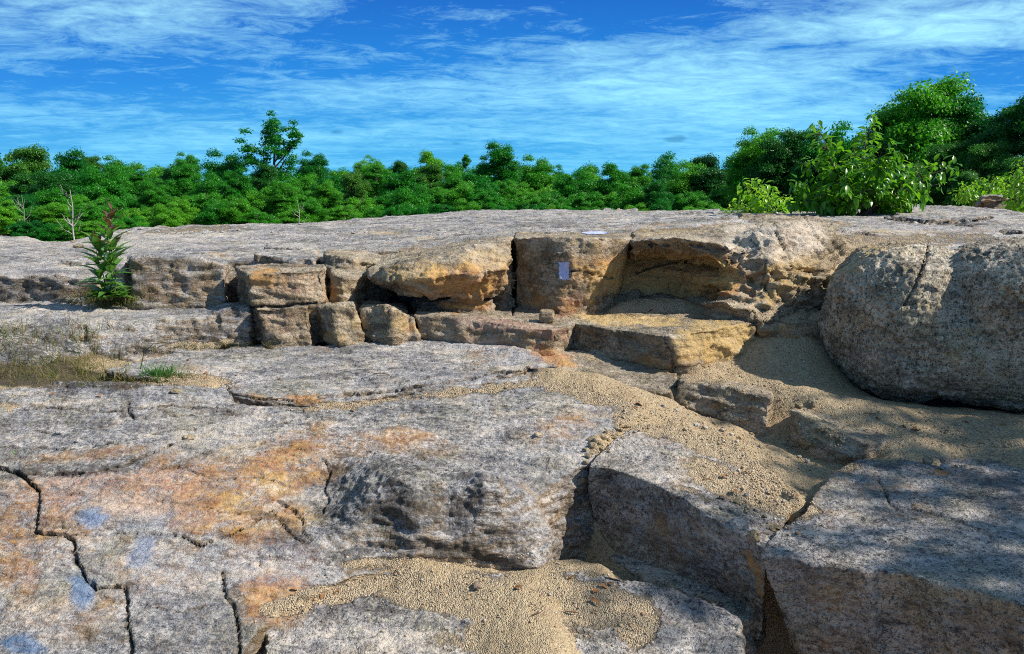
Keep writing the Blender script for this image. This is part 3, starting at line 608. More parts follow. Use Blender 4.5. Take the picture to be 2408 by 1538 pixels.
rock('rock_block', [(775,598,5.62),(800,600,5.55),(832,608,5.52),(850,618,5.55),(905,616,5.7),(900,590,6.0),(770,586,6.0)], M_TAN, 'small pale chunk on the upper row with a dark hollow at its right', 'rock', G_B, bot={0:(778,634,5.52),1:(800,640,5.45),2:(840,640,5.46),3:(860,640,5.6)}, vox=.011, zb=-1.0, seed=15, w=BW)
rock('overhanging_rock', [(872,634,5.38),(905,622,5.26),(990,603,5.2),(1100,582,5.25),(1200,566,5.38),(1212,552,6.0),(1000,565,6.3),(880,592,6.1)], M_TAN, 'long rusty brown rock jutting out like a snout over a dark hollow', 'rock', None, under=True,
     mid={0:(868,650,5.28),1:(912,664,5.1),2:(1000,655,4.98),3:(1100,642,5.03),4:(1195,635,5.2),5:(1212,640,6.),6:(1000,640,6.3),7:(880,640,6.1)},
     bot={0:(885,664,5.42),1:(938,694,5.22),2:(1005,708,5.15),3:(1090,694,5.2),4:(1168,700,5.25),5:(1212,700,6.0),6:(1000,690,6.3),7:(880,665,6.1)}, vox=.011, zb=-1.1, seed=16, w=dict(chip=1.3, strata=1.3))
rock('rock_block', [(1150,640,5.42),(1185,640,5.4),(1212,640,5.45),(1212,600,5.9),(1150,600,5.9)], M_TAN, 'dark narrow column in the cleft left of the painted block', 'rock', G_B, bot={0:(1156,738,5.38),1:(1185,738,5.36),2:(1210,735,5.42)}, vox=.012, zb=-1.1, seed=17, w=BW)
BL = rock('painted_rock_block', [(1212,562,5.5),(1262,556,5.38),(1340,556,5.28),(1420,559,5.3),(1484,562,5.45),(1484,542,6.1),(1212,546,6.1)], M_TAN, 'brown block with a rectangular trail blaze painted on its face', 'rock', None,
     mid={2:(1345,640,5.22),3:(1415,640,5.3),1:(1262,640,5.34)},
     bot={0:(1212,705,5.48),1:(1258,728,5.36),2:(1312,742,5.25),3:(1385,735,5.3),4:(1440,698,5.5)}, vox=.011, zb=-1.1, seed=18, w=dict(amp=.8, strata=.5, chip=.6))
rock('overhanging_roof_rock', [(1486,568,5.35),(1560,557,5.2),(1650,560,5.15),(1712,583,5.12),(1770,560,5.6),(1720,512,6.6),(1490,530,6.4)], M_TAN, 'roof of weathered rock overhanging the orange alcove', 'rock', None, under=True,
     bot={0:(1475,615,5.5),1:(1545,592,5.24),2:(1640,602,5.18),3:(1722,645,5.14),4:(1770,640,5.6),5:(1720,600,6.6),6:(1490,600,6.4)}, vox=.012, seed=19, w=dict(chip=1.7, amp=1.4))
rock('alcove_back_wall', [(1420,625,5.78),(1500,600,5.8),(1600,605,5.72),(1680,618,5.55),(1730,628,5.38),(1740,600,6.0),(1430,590,6.2)], M_TAN, 'orange back wall of the alcove with a projecting lower lip', 'rock', None,
     mid={2:(1600,645,5.6),3:(1660,650,5.35),4:(1726,660,5.25)},
     bot={0:(1405,705,5.62),1:(1490,700,5.62),2:(1580,700,5.62),3:(1650,688,5.45),4:(1722,690,5.36)}, vox=.012, zb=-1.1, seed=20)
rock('rough_outcrop', [(1708,592,5.16),(1740,560,5.3),(1810,545,5.3),(1890,530,5.5),(1955,560,5.5),(2000,590,5.5),(2080,580,5.9),(2020,540,6.6),(1940,509,7.0),(1750,503,7.0),(1700,530,6.4)], M_TAN, 'rough pale outcrop with peeling flakes behind the boulder', 'rock', None,
     mid={0:(1718,650,5.1),1:(1745,640,5.05),2:(1815,630,5.02),3:(1895,620,5.1),4:(1950,630,5.2)},
     bot={0:(1716,738,5.02),1:(1750,745,4.96),2:(1810,748,4.9),3:(1875,738,4.95),4:(1935,715,5.05),5:(1990,690,5.1)}, inner=[(1850,515,6.4)], vox=.012, zb=-1.1, seed=21, w=dict(chip=2.2, amp=1.9, strata=1.6, rough=1.6))
rock('stone', [(1905,742,4.92),(1932,742,4.9),(1938,728,5.0),(1910,724,5.02)], M_TAN, 'small stone tucked between the outcrop and the boulder', 'rock', vox=.008, zb=-.86, seed=22, bot={0:(1903,756,4.9),1:(1930,760,4.88)}, wig=.006)
rock('rock_slab', [(1330,761,4.95),(1350,757,4.96),(1400,766,4.8),(1500,778,4.65),(1545,786,4.56),(1580,792,4.5),(1640,780,4.58),(1700,770,4.68),(1772,757,4.85),(1750,738,5.2),(1620,722,5.5),(1480,720,5.5),(1390,737,5.4)], M_TAN, 'thick sandy slab with a sunlit yellow corner in front of the alcove', 'rock slab', None,
     bot={0:(1328,800,4.95),1:(1350,815,4.9),2:(1400,830,4.8),3:(1500,855,4.65),4:(1550,866,4.57),5:(1592,873,4.5),6:(1645,866,4.56),7:(1700,852,4.68),8:(1786,825,4.85)}, vox=.010, zb=-1.4, seed=23, w=dict(amp=.8, chip=.7))
rock('rock_block', [(1776,765,4.9),(1850,757,4.85),(1940,750,4.9),(1990,740,5.3),(1780,742,5.3)], M_TAN, 'low brown block between the yellow slab and the boulder', 'rock', G_B, bot={0:(1788,822,4.9),1:(1850,843,4.8),2:(1925,838,4.8)}, vox=.011, zb=-1.4, seed=24, w=BW)
rock('rock_shelf', [(1262,838,4.75),(1330,812,4.9),(1420,838,4.75),(1560,868,4.55),(1592,880,4.5),(1585,925,4.3),(1500,910,4.33),(1420,895,4.38),(1330,880,4.4),(1270,858,4.5)], M_TAN, 'dark sloping shelf in the shadow beneath the thick sandy slab', 'rock', vox=.012, zb=-1.4, seed=25)
# lower tier at the left
rock('rock_tier', [(-300,748,5.3),(0,742,5.25),(100,748,5.12),(205,752,5.1),(330,754,5.1),(450,746,5.06),(520,732,5.1),(588,725,5.1),(600,708,5.55),(400,722,5.7),(300,710,5.8),(0,700,6.0),(-300,700,6.1)], M_GREY, 'long low tier of grey rock behind the grass, upper left', 'rock ledge', None,
     bot={0:(-300,890,4.65),1:(0,880,4.68),2:(100,868,4.72),3:(205,852,4.85),4:(330,850,4.87),5:(450,825,4.92),6:(520,806,5.0),7:(582,802,5.02)}, mid={0:(-300,790,5.05),1:(0,775,5.02),2:(100,780,5.0),3:(205,790,5.0),4:(330,785,5.02)}, vox=.013, zb=-1.4, seed=26, w=dict(chip=1.4))
rock('rock_slab', [(255,872,4.5),(330,850,4.75),(430,822,4.95),(600,812,5.02),(850,803,5.0),(1000,782,5.12),(1100,795,5.0),(1200,808,4.85),(1262,828,4.68),(1310,858,4.45),(1260,866,4.42),(1100,892,4.3),(940,918,4.2),(760,944,4.13),(640,936,4.18),(520,912,4.28),(400,893,4.38)], M_GREY, 'smooth domed grey slab across the middle, above the rust stained seam', 'rock slab', None,
     inner=[(800,850,4.72),(600,870,4.6),(1050,840,4.72)], bot={11:(1110,903,4.27),12:(940,930,4.17),13:(760,956,4.1),14:(640,948,4.15),15:(520,926,4.24)}, vox=.010, zb=-1.5, seed=27, w=dict(amp=.7, rough=.8))
rock('rock_slab', [(-350,930,4.4),(0,914,4.3),(160,898,4.32),(330,900,4.27),(520,912,4.2),(560,944,4.1),(700,958,4.03),(860,948,4.1),(960,926,4.2),(1100,900,4.3),(1230,878,4.4),(1330,902,4.22),(1430,925,4.1),(1500,955,3.98),(1480,985,3.85),(1430,1020,3.7),(1395,1055,3.57),(1378,1090,3.45),(1325,1118,3.36),(1275,1165,3.24),(1268,1190,3.2),(1290,1240,3.12),(1300,1310,2.99),(1272,1336,2.92),
     (1180,1316,2.95),(1060,1292,2.98),(960,1296,2.98),(860,1325,2.92),(760,1385,2.78),(650,1428,2.68),(590,1500,2.53),(560,1560,2.42),(500,1640,2.3),(-350,1750,2.25)], M_GREY, 'broad cracked foreground slab with pinkish left side and a rounded nose', 'rock slab', None,
     inner=[(1050,1100,3.46),(1000,1190,3.04),(1150,1205,3.02),(1080,1235,2.95),(870,1190,3.08),(960,1235,2.97),(1210,1110,3.38),(1225,1235,3.05),(1190,1270,2.99),(850,1120,3.3),(1000,1000,3.85),(600,1000,3.87),(300,1040,3.72),(100,1000,3.95),(60,1090,3.6),(300,1100,3.5),(400,1200,3.17),(200,1400,2.74),(600,1300,2.93),(740,1240,3.05),(780,1100,3.45),(600,1150,3.3),(780,1150,3.33),(790,1200,3.2),(800,1290,2.97)],
     vox=.0085, zb=-1.75, seed=28, w=dict(amp=.9, rough=1.5, chip=.28, strata=1.3))
rock('rock_slab', [(640,1436,2.7),(800,1372,2.84),(950,1336,2.92),(1100,1335,2.92),(1300,1345,2.89),(1400,1335,2.91),(1560,1372,2.82),(1700,1425,2.7),(1742,1452,2.65),(1750,1538,2.5),(1760,1700,2.2),(560,1700,2.2)], M_SPECK, 'flat slab at the bottom of the picture dusted with sand', 'rock slab', None, inner=[(1100,1430,2.71),(1450,1450,2.66),(900,1450,2.68),(1200,1530,2.5)],
     vox=.0085, batter=.0, zb=-2.4, seed=29, w=dict(amp=.6, rough=1.2))
rock('wedge_rock', [(1378,1094,3.38),(1395,1070,3.48),(1440,1032,3.62),(1498,998,3.78),(1570,996,3.8),(1720,1040,3.68),(1830,1110,3.4),(1868,1200,3.13),(1822,1268,2.93),(1792,1293,2.77),(1762,1262,2.84),(1700,1230,2.93),(1600,1172,3.1),(1500,1126,3.26),(1430,1100,3.35)], M_SPECK, 'large wedge shaped block with pale top and dark undercut front', 'rock', None,
     bot={0:(1400,1240,3.45),14:(1425,1285,3.40),13:(1480,1330,3.30),12:(1580,1362,3.17),11:(1690,1392,3.01),10:(1762,1425,2.9),9:(1796,1440,2.84),8:(1770,1440,3.45),7:(1780,1410,3.65)}, mid={0:(1376,1160,3.39),14:(1418,1180,3.36),13:(1488,1225,3.26),12:(1592,1265,3.11),11:(1700,1308,2.94),10:(1768,1345,2.85),9:(1796,1366,2.78)},
     vox=.0075, sm=1, batter=0, zb=-1.75, seed=30, w=dict(amp=.55, rough=1.3, chip=.35, strata=.25))
rock('rock_block', [(1320,1136,3.62),(1350,1130,3.66),(1384,1122,3.7),(1400,1150,3.62),(1400,1175,3.58),(1385,1180,3.55),(1345,1160,3.58)], M_SPECK, 'narrow shaded splinter leaning against the wedge shaped block', 'rock', None, bot={5:(1410,1330,3.35),6:(1360,1290,3.42),0:(1300,1200,3.5)}, vox=.0085, zb=-1.75, seed=31, w=BW)
rock('rock_block', [(1425,1270,3.42),(1500,1318,3.26),(1600,1352,3.12),(1700,1388,2.98),(1780,1432,2.86),(1790,1410,3.2),(1600,1320,3.45)], M_SPECK, 'dark ledge in the undercut beneath the wedge shaped block', 'rock', None, bot={0:(1430,1310,3.3),1:(1500,1350,3.18),2:(1600,1385,3.04),3:(1700,1425,2.9),4:(1765,1465,2.8)}, vox=.010, zb=-1.9, seed=32, w=BW)
rock('foreground_slab', [(1784,1304,2.73),(1854,1311,2.7),(1910,1325,2.66),(1998,1336,2.63),(2035,1349,2.58),(2068,1340,2.6),(2142,1349,2.57),(2203,1372,2.5),(2282,1386,2.45),(2398,1418,2.35),(2600,1480,2.2),(2900,1500,2.2),(2800,1120,3.4),(2408,1112,3.42),(2250,1100,3.48),(2120,1078,3.58),(2020,1076,3.6),(1950,1110,3.44),(1890,1190,3.12),(1830,1255,2.9)], M_SPECK, 'big speckled slab at lower right dappled by leaf shade', 'rock slab', None,
     inner=[(2100,1200,3.08),(2300,1200,3.06),(2000,1260,2.87),(2300,1300,2.72)],
     bot={0:(1885,1560,2.8),1:(1940,1640,2.74),2:(1990,1680,2.7),3:(2050,1700,2.66),4:(2090,1700,2.62),5:(2120,1700,2.62),6:(2200,1720,2.58),7:(2250,1760,2.52),8:(2300,1800,2.45),9:(2420,1800,2.38),19:(1930,1500,3.0),18:(2000,1500,3.2)},
     vox=.008, sm=1, batter=.02, zb=-2.4, seed=33, w=dict(amp=.55, rough=1.4, chip=.25, strata=.15))
rock('rock_block', [(1592,893,4.35),(1640,898,4.3),(1700,908,4.22),(1770,925,4.12),(1812,936,4.07),(1806,915,4.3),(1700,893,4.45),(1600,880,4.52)], M_TAN, 'long low brown stone standing on edge in the gravel, left of the pair', 'rock', None, bot={0:(1592,935,4.3),1:(1640,952,4.24),2:(1700,972,4.17),3:(1760,992,4.08),4:(1802,1005,4.03)}, vox=.0095, zb=-1.6, seed=34, w=BW)
rock('rock_block', [(1852,960,4.0),(1880,975,3.94),(1925,996,3.86),(1970,1016,3.79),(2022,1043,3.68),(2090,1035,3.78),(2060,1010,3.9),(1975,985,4.05),(1900,962,4.1)], M_TAN, 'low slanting stone in the gravel below the boulder, right of the pair', 'rock', None, bot={0:(1856,1015,3.97),1:(1885,1035,3.88),2:(1925,1055,3.8),3:(1975,1068,3.72),4:(2030,1080,3.65)}, vox=.0095, zb=-1.6, seed=35, w=BW)
rock('rock_slab', [(2161,1064,3.7),(2230,1085,3.6),(2314,1106,3.48),(2430,1118,3.43),(2700,1130,3.4),(2700,1085,3.7),(2408,1073,3.75),(2310,1050,3.86),(2258,1038,3.92),(2203,1031,3.95),(2175,1045,3.82)], M_SPECK, 'thin slab edging the gravel at the right margin below the boulder', 'rock slab', None, vox=.0095, zb=-1.45, seed=36, w=dict(amp=.7))
# ------------------------------------------------------------------ boulder
def boulder():
    V = []; Fc = []
    def lump(c, r, rot, seed, p=2.6):
        bm = bmesh.new(); bmesh.ops.create_icosphere(bm, subdivisions=5, radius=1)
        co = np.array([tuple(v.co) for v in bm.verts])
        k = (np.abs(co)**p).sum(1)**(1/p); co = co/k[:, None]
        co = co*np.array(r); co += co/np.linalg.norm(co, axis=1)[:, None]*(fbm(co*1.7, 3, seed)*.055)[:, None]
        M = np.array(Matrix.Rotation(rot, 3, 'Z')); co = co@M.T + np.array(c)
        b = len(V); V.extend(list(co)); Fc.extend([tuple(v.index+b for v in f.verts) for f in bm.faces]); bm.free()
    zc = CAMZ
    lump((2.30, 4.68, zc-.765), (.40, .50, .435), R(6), 60, 2.35)        # left lobe
    lump((3.07, 4.55, zc-.755), (.67, .60, .465), R(-8), 61, 2.9)      # right lobe, nearer
    lump((2.55, 4.62, zc-.90), (.60, .48, .30), R(0), 62)
    me, co = remesh('boulder', V, Fc, .011, 3)
    co = weather(me, co, amp=.9, rough=3.2, chip=.5, strata=.25)
    o = finish('boulder', me, co, M_BOULDER); tag(o, 'huge rounded boulder of coarse grey rock resting at the right edge', 'boulder'); ALL.append(o)
boulder()
# ------------------------------------------------------------------ ground: sand and grit between the rocks, forest floor beyond
GP = [(1290,862,4.45),(1400,885,4.35),(1440,915,4.23),(1500,932,4.17),(1560,985,3.97),(1440,1022,3.73),(1392,1062,3.56),(1700,1012,3.97),(1850,1085,3.66),(1750,1150,3.40),(1860,1200,3.17),(1880,1160,3.32),(1800,1180,3.28),(1650,885,4.5),(1750,868,4.6),(1850,900,4.4),(1900,935,4.2),(2000,985,4.0),
      (2200,990,3.97),(2350,1030,3.77),(2408,1060,3.62),(1450,722,5.35),(1600,714,5.32),(1560,700,5.5),(1850,744,5.02),(1900,760,4.95),(1000,1308,2.985),(1250,1345,2.9),(1100,1400,2.775),(800,1400,2.785),(700,1440,2.69),(1380,1400,2.8),(1300,1538,2.42),
      (100,898,4.42),(0,890,4.58),(200,886,4.56),(330,866,4.76),(430,893,4.38),(500,897,4.33),(0,905,4.4),(-200,905,4.5),(1640,960,4.28),(1760,1002,4.13),(1880,1048,3.94),(1970,1080,3.77),(2040,1095,3.67),(2250,1090,3.62),(2100,1078,3.64),(1650,850,4.72),(2100,965,4.02),(2300,985,3.97),(2500,990,3.95),(260,700,5.75),(230,712,5.7),(760,948,4.12),(1000,924,4.22),(1430,1345,2.93),(1350,1318,3.02)]
GW = [(*W(*p),) for p in GP] + [(x, y, z+CAMZ) for x, y, z in [(-1.2,3.3,-1.7),(-.2,3.4,-1.75),(-1.5,2.6,-1.9),(0,3.8,-1.5),(-.5,4.75,-1.35),(-1.2,4.75,-1.3),(-1.6,4.7,-1.2),(-1.5,4.45,-1.25),(-1.2,4.4,-1.3),(-.8,4.95,-1.2),(-1.8,5.3,-1.3),(-.9,5.3,-1.3),(.4,4.95,-1.25),(1,4.95,-1.15),(1.7,2.85,-2.0),(.85,3.05,-2.1),(.98,2.80,-2.7),(1.0,2.98,-2.5),(.9,3.3,-1.7),(.86,2.62,-2.3),(.95,2.45,-2.4),(.8,2.75,-2.1),(2.2,2.4,-2.0),
      (-3,7,-1.5),(0,7,-1.4),(3,7,-1.4),(-3,12,-2.0),(0,13,-2.2),(4,13,-2.0),(-3,2,-2),(0,1.2,-1.75),(3,1.2,-1.9),(1.3,5.9,-1.1),(2.2,4.7,-1.25),(2.9,4.7,-1.3),(3.4,4.7,-1.3),(1.9,4.5,-1.15),(.2,6,-1.2),(.25,3.25,-1.64),(.32,3.42,-1.64),(.2,3.12,-1.56),(1.0,2.7,-2.3),(-.5,2.5,-1.75)]]
GW = np.array(GW)
gsurf = rbf(GW[:, :2], GW[:, 2], .06, 1e-3)
def axis(a, b, step, far, g=1.22):
    m = list(np.arange(a, b, step)); s = step; x = b; hi = []
    while x < far[1]: hi.append(x); s *= g; x += s
    hi.append(far[1]); s = step; x = a-step; lo = []
    while x > far[0]: lo.append(x); s *= g; x -= s
    lo.append(far[0]); return np.array(lo[::-1]+m+hi)
gx = axis(-3.2, 3.3, .014, (-900, 900)); gy = axis(2.2, 5.6, .014, (-8, 1400))
X, Y = np.meshgrid(gx, gy); Q = np.stack([X.ravel(), Y.ravel()], 1)
Z = gsurf(np.clip(Q, (-5, 1), (5, 13)))
far = sstep(11, 16, Q[:, 1]); Zf = CAMZ - 1.9 - np.clip(Q[:, 1]-12, 0, 40)*.1
side = sstep(5, 9, np.abs(Q[:, 0])); Z = Z*(1-side) + np.minimum(Z, CAMZ-1.7)*side
Z = Z*(1-far)+Zf*far
C3 = np.column_stack([Q, Z]); near = (1-sstep(6, 10, Q[:, 1]))
Z = Z + (fbm(C3*2.5, 3, 90)*.018 + fbm(C3*11, 3, 93)*.008 + fbm(C3*45, 2, 96)*.003)*near
C3[:, 2] = Z
nx, ny = len(gx), len(gy); I = np.arange(nx*ny).reshape(ny, nx)
Fq = np.stack([I[:-1, :-1].ravel(), I[:-1, 1:].ravel(), I[1:, 1:].ravel(), I[1:, :-1].ravel()], 1)
GROUND = mesh_obj('ground', C3, Fq, M_GROUND); tag(GROUND, kind='structure')
stains_and_shade(GROUND.data, C3.astype(np.float32), ('dark',))
ALL.append(GROUND)
# ------------------------------------------------------------------ wood beyond the ledge
def crown_mesh(name, seed, clumps, leaves, rx=.5, rz=.62, top=1.3, cr=(.11, .2), leaf=.014, mat=None, fill=.45, lobes=None):
    r = np.random.default_rng(seed); C = []; Rr = []
    for k in range(clumps):
        d = r.normal(size=3); d /= np.linalg.norm(d)
        rad = r.uniform(fill, 1)
        z = d[2]*rad; tp = 1-.25*max(z, 0)
        C.append((d[0]*rad*(rx-.08)*tp, d[1]*rad*(rx-.08)*tp, top-rz + z*(rz-.08))); Rr.append(r.uniform(*cr))
    if lobes:
        for (lx, lz, lw, n) in lobes:
            for k in range(n): C.append((lx+r.normal()*lw, r.normal()*lw, lz+r.normal()*lw*1.6)); Rr.append(r.uniform(.05, .10))
    C = np.array(C); Rr = np.array(Rr)
    w = Rr**2; w /= w.sum(); ci = r.choice(len(C), leaves, p=w)
    d = r.normal(size=(leaves, 3)); d[:, 2] = np.abs(d[:, 2])*1.1-.35; d /= np.linalg.norm(d, axis=1)[:, None]
    lump = 1+.35*pn(d*2.2+ci[:, None]*3.7, seed)
    p = C[ci] + d*(Rr[ci]*lump*r.uniform(.35, 1.2, leaves))[:, None]*np.array((1, 1, .8))
    nrm = d + r.normal(size=(leaves, 3))*.95 + (0, 0, .35); nrm /= np.linalg.norm(nrm, axis=1)[:, None]
    a = np.cross(nrm, r.normal(size=(leaves, 3))); a /= np.linalg.norm(a, axis=1)[:, None]; b = np.cross(nrm, a)
    s = (leaf*r.uniform(.55, 1.25, leaves))[:, None]
    V = np.stack([p-a*s, p-b*s*.55, p+a*s, p+b*s*.55], 1).reshape(-1, 3)
    Fq = np.arange(leaves*4).reshape(-1, 4)
    me_o = mesh_obj(name, V, Fq, mat, smooth=False); return me_o, C
def trunk_mesh(name, seed, C, base=-3.2, r0=.035):
    r = random.Random(seed); mb = MB()
    axis_ = [(0, 0, base), (.015, 0, base*.4), (-.01, .01, .2), (.02, 0, .6), (0, .02, 1.0)]
    mb.add(*tube(axis_, [r0, r0*.85, r0*.7, r0*.45, r0*.2], 7))
    for c in r.sample(list(C), min(14, len(C))):
        z0 = max(.15, c[2]-r.uniform(.2, .5)); m_ = (c[0]*.5, c[1]*.5, (z0+c[2])/2-.02)
        mb.add(*tube([(0, 0, z0), m_, tuple(c)], [r0*.35, r0*.22, r0*.06], 5))
    return mb.build(name, M_BARK)
PROTO = []
for i, (kw, mat) in enumerate([
    (dict(clumps=80, leaves=44000, cr=(.07, .15)), M_LEAF), (dict(clumps=90, leaves=48000, rx=.48, rz=.7, top=1.45, cr=(.07, .15)), M_LEAF),
    (dict(clumps=34, leaves=15000, cr=(.09, .16), fill=.35, leaf=.0145), M_LEAF), (dict(clumps=80, leaves=44000, rx=.56, rz=.5, top=1.1, cr=(.06, .14)), M_LEAF),
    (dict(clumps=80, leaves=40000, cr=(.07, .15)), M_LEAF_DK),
    (dict(clumps=26, leaves=30000, rx=.42, rz=.5, top=1.0, lobes=[(-.33, 1.02, .06, 12), (.0, 1.3, .08, 22), (.27, 1.2, .06, 14), (-.12, .95, .07, 10), (.12, 1.0, .08, 12)]), M_LEAF)]):
    co_, C_ = crown_mesh('crown', 100+i, mat=mat, **kw); to_ = trunk_mesh('trunk', 200+i, C_)
    PROTO.append((co_, to_, max(1.3, kw.get('top', 1.3))))
used = set(); rt = random.Random(5)
def zfar(y): return CAMZ-1.9-min(max(y-12, 0), 40)*.1
def tree(px, py, wpx, Y, proto, label, zs=1.0, group='trees of the wood behind the ledge'):
    c, t, top = PROTO[proto]
    py -= 9; p = W(px, py, Y); w = wpx*Y/F; H = top*w*zs
    root = bpy.data.objects.new('tree', None); COL.objects.link(root); root.location = (p[0], Y, p[2]-H)
    root.rotation_euler = (0, 0, rt.uniform(0, 6.28) if proto != 5 else rt.uniform(-.2, .2))
    tag(root, label, 'tree', group)
    for src, nm in ((c, 'crown'), (t, 'trunk')):
        if src.name in used: o = src.copy(); COL.objects.link(o)
        else: o = src; used.add(src.name)
        o.parent = root
        o.scale = (w, w, w*zs)
    return root
L_FILL = {3: 'leafy tree of the middle rank, lower than the skyline trees', 2: 'low bushy tree standing just beyond the rock crest'}
sky_trees = [  # px, top, width, Y, proto, label
 (-70,330,190,70,4,'dark tree cut by the left edge of the picture'), (62,336,130,72,4,'dark round topped tree at the far left of the skyline'), (165,352,110,70,1,'full green tree second from the left on the skyline'),
 (212,368,60,84,4,'small dark tree peeping out behind the second skyline tree'), (268,362,95,86,2,'thin airy tree with gaps of sky left of the middle wood'), (345,384,100,76,0,'even rounded tree right of the thin airy tree'),
 (438,362,62,88,0,'small dome shaped tree rising between two broad crowns at the left'), (395,390,80,78,3,'flat topped tree left of the small dome shaped one'), (528,352,112,76,0,'broad bright tree just left of the tall three pronged tree'),
 (640,322,175,74,5,'tall tree with three ragged prongs, highest of the left half'), (737,358,76,80,0,'round tree just right of the three pronged tree'), (795,378,84,84,3,'low dark crown below the little grey cloud'),
 (880,364,66,90,2,'loose feathery crown left of centre on the skyline'), (850,380,60,82,0,'small crown beside the loose feathery one'), (938,380,58,84,4,'small domed dark crown near the centre'), (1008,357,84,78,1,'pointed leafy tree with spiky top near the centre'),
 (1078,373,62,82,2,'narrow ragged tree left of the tall oval tree'), (1096,370,26,80,1,'slim finger of foliage beside the tall oval tree'), (1174,334,100,74,1,'tall oval tree, highest at the centre of the skyline'), (1262,366,92,80,0,'wide tree sloping down right of the tall oval tree'),
 (1312,388,60,84,2,'last tree before the dip in the skyline'), (1385,394,84,76,0,'first tree right of the dip in the skyline'), (1475,380,100,80,3,'broad low tree with a tiny spike on top'), (1570,360,108,72,0,'large rounded tree starting the rise to the right'),
 (1655,360,110,66,4,'deep green tree on the rise, below the lone grey cloud'), (1730,366,90,62,0,'tree filling the gap before the tall open tree'), (1785,289,150,52,2,'tall open tree with sky showing through, right of the lone cloud'), (1790,300,110,53,0,'dense lower half tree under the open crown'),
 (1880,298,120,50,4,'dark tree between the open tree and the leafy sapling'), (1990,268,170,46,2,'loose tree showing above the leafy sapling'), (2060,330,120,45,4,'dark tree behind the right half of the sapling'),
 (2195,168,250,42,1,'tallest tree, towering at the right'), (2125,235,170,43,0,'airy left shoulder of the tallest tree'), (2285,245,170,42,0,'right shoulder tree beside the tallest one'), (2400,225,190,36,4,'dark tree at the right margin'), (2500,180,200,34,4,'dark tree cut by the right edge of the picture'),
]
sky_trees += [(2095,285,150,44,0,'round crown filling the gap behind the sapling top'),(2155,212,150,42,0,'upper left lobe tree joined to the tallest tree'),(2255,205,160,42,0,'upper right lobe tree joined to the tallest tree'),(2330,262,150,40,4,'dark tree filling the notch before the right margin'),(1945,300,130,47,0,'full tree just left of the sapling crown'),(1835,318,130,50,4,'dark broad tree between the open tree and the sapling')]
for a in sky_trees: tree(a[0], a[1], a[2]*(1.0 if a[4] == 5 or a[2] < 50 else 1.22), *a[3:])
for k in range(24):
    px = -60+k*66+rt.uniform(-20, 20); py = 386+rt.uniform(-10, 12)-(max(px-1500, 0)*.12)
    if px < 1750: tree(px, py, rt.uniform(110, 170), rt.uniform(72, 90), rt.choice([0, 1, 3]), 'tree filling the rank behind, its top just under the skyline crowns')
for k in range(38):
    px = -60 + k*56 + rt.uniform(-16, 16); py = 392 + 10*math.sin(px*.012) + rt.uniform(-14, 22)
    if px > 1500: py -= (px-1500)*.06
    tree(px, py, rt.uniform(80, 150), rt.uniform(58, 70), rt.choice([0, 0, 1, 3, 4]), 'leafy tree of the middle rank, lower than the skyline trees', .9)
for k in range(36):
    px = -60 + k*60 + rt.uniform(-18, 18); py = 436 + rt.uniform(-14, 14)
    tree(px, py, rt.uniform(80, 140), rt.uniform(48, 57), rt.choice([0, 3, 3, 1]), 'low bushy tree standing just beyond the rock crest', .85)
for k in range(30):
    px = -60 + k*62 + rt.uniform(-18, 18); py = 478 + rt.uniform(-14, 10) - max(px-1100, 0)*.012
    tree(px, py, rt.uniform(80, 105), rt.uniform(42, 46), rt.choice([0, 3, 3]), 'low thicket bush rooted right behind the rock crest', .8, 'thicket bushes behind the crest')
for px, py, w_, Y in ((120,512,90,33),(170,505,80,32),(215,508,80,32),(250,500,90,33),(60,505,90,33),(300,495,90,34)): tree(px, py, w_, Y, 3, 'low thicket bush rooted right behind the rock crest', .8, 'thicket bushes behind the crest')
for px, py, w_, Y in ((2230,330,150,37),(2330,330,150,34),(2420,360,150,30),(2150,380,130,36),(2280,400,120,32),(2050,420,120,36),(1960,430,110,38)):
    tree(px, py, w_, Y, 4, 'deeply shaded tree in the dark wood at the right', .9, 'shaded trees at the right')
# tree outside the frame whose shade dapples the slabs at the lower right
def shade_tree():
    cm, C_ = crown_mesh('crown', 333, 40, 6300, cr=(.10, .18), leaf=.021, fill=.2, mat=M_LEAF); tm = trunk_mesh('trunk', 334, C_, base=-.9)
    root = bpy.data.objects.new('tree', None); COL.objects.link(root); root.location = (8.95, 1.8, CAMZ+1.6); root.scale = (3.4, 3.4, 3.4)
    tag(root, 'tree beside the slabs whose branches dapple the lower right with shade', 'tree'); cm.parent = root; tm.parent = root
shade_tree()
def shade_tree_b():
    cm, C_ = crown_mesh('crown', 343, 30, 2300, cr=(.10, .19), leaf=.021, fill=.2, mat=M_LEAF); tm = trunk_mesh('trunk', 344, C_, base=-1.6)
    root = bpy.data.objects.new('tree', None); COL.objects.link(root); root.location = (8.95, 3.3, CAMZ+2.1); root.scale = (2.6, 2.6, 2.6)
    tag(root, 'smaller tree close to the boulder whose crown shades its right half', 'tree'); cm.parent = root; tm.parent = root
shade_tree_b()
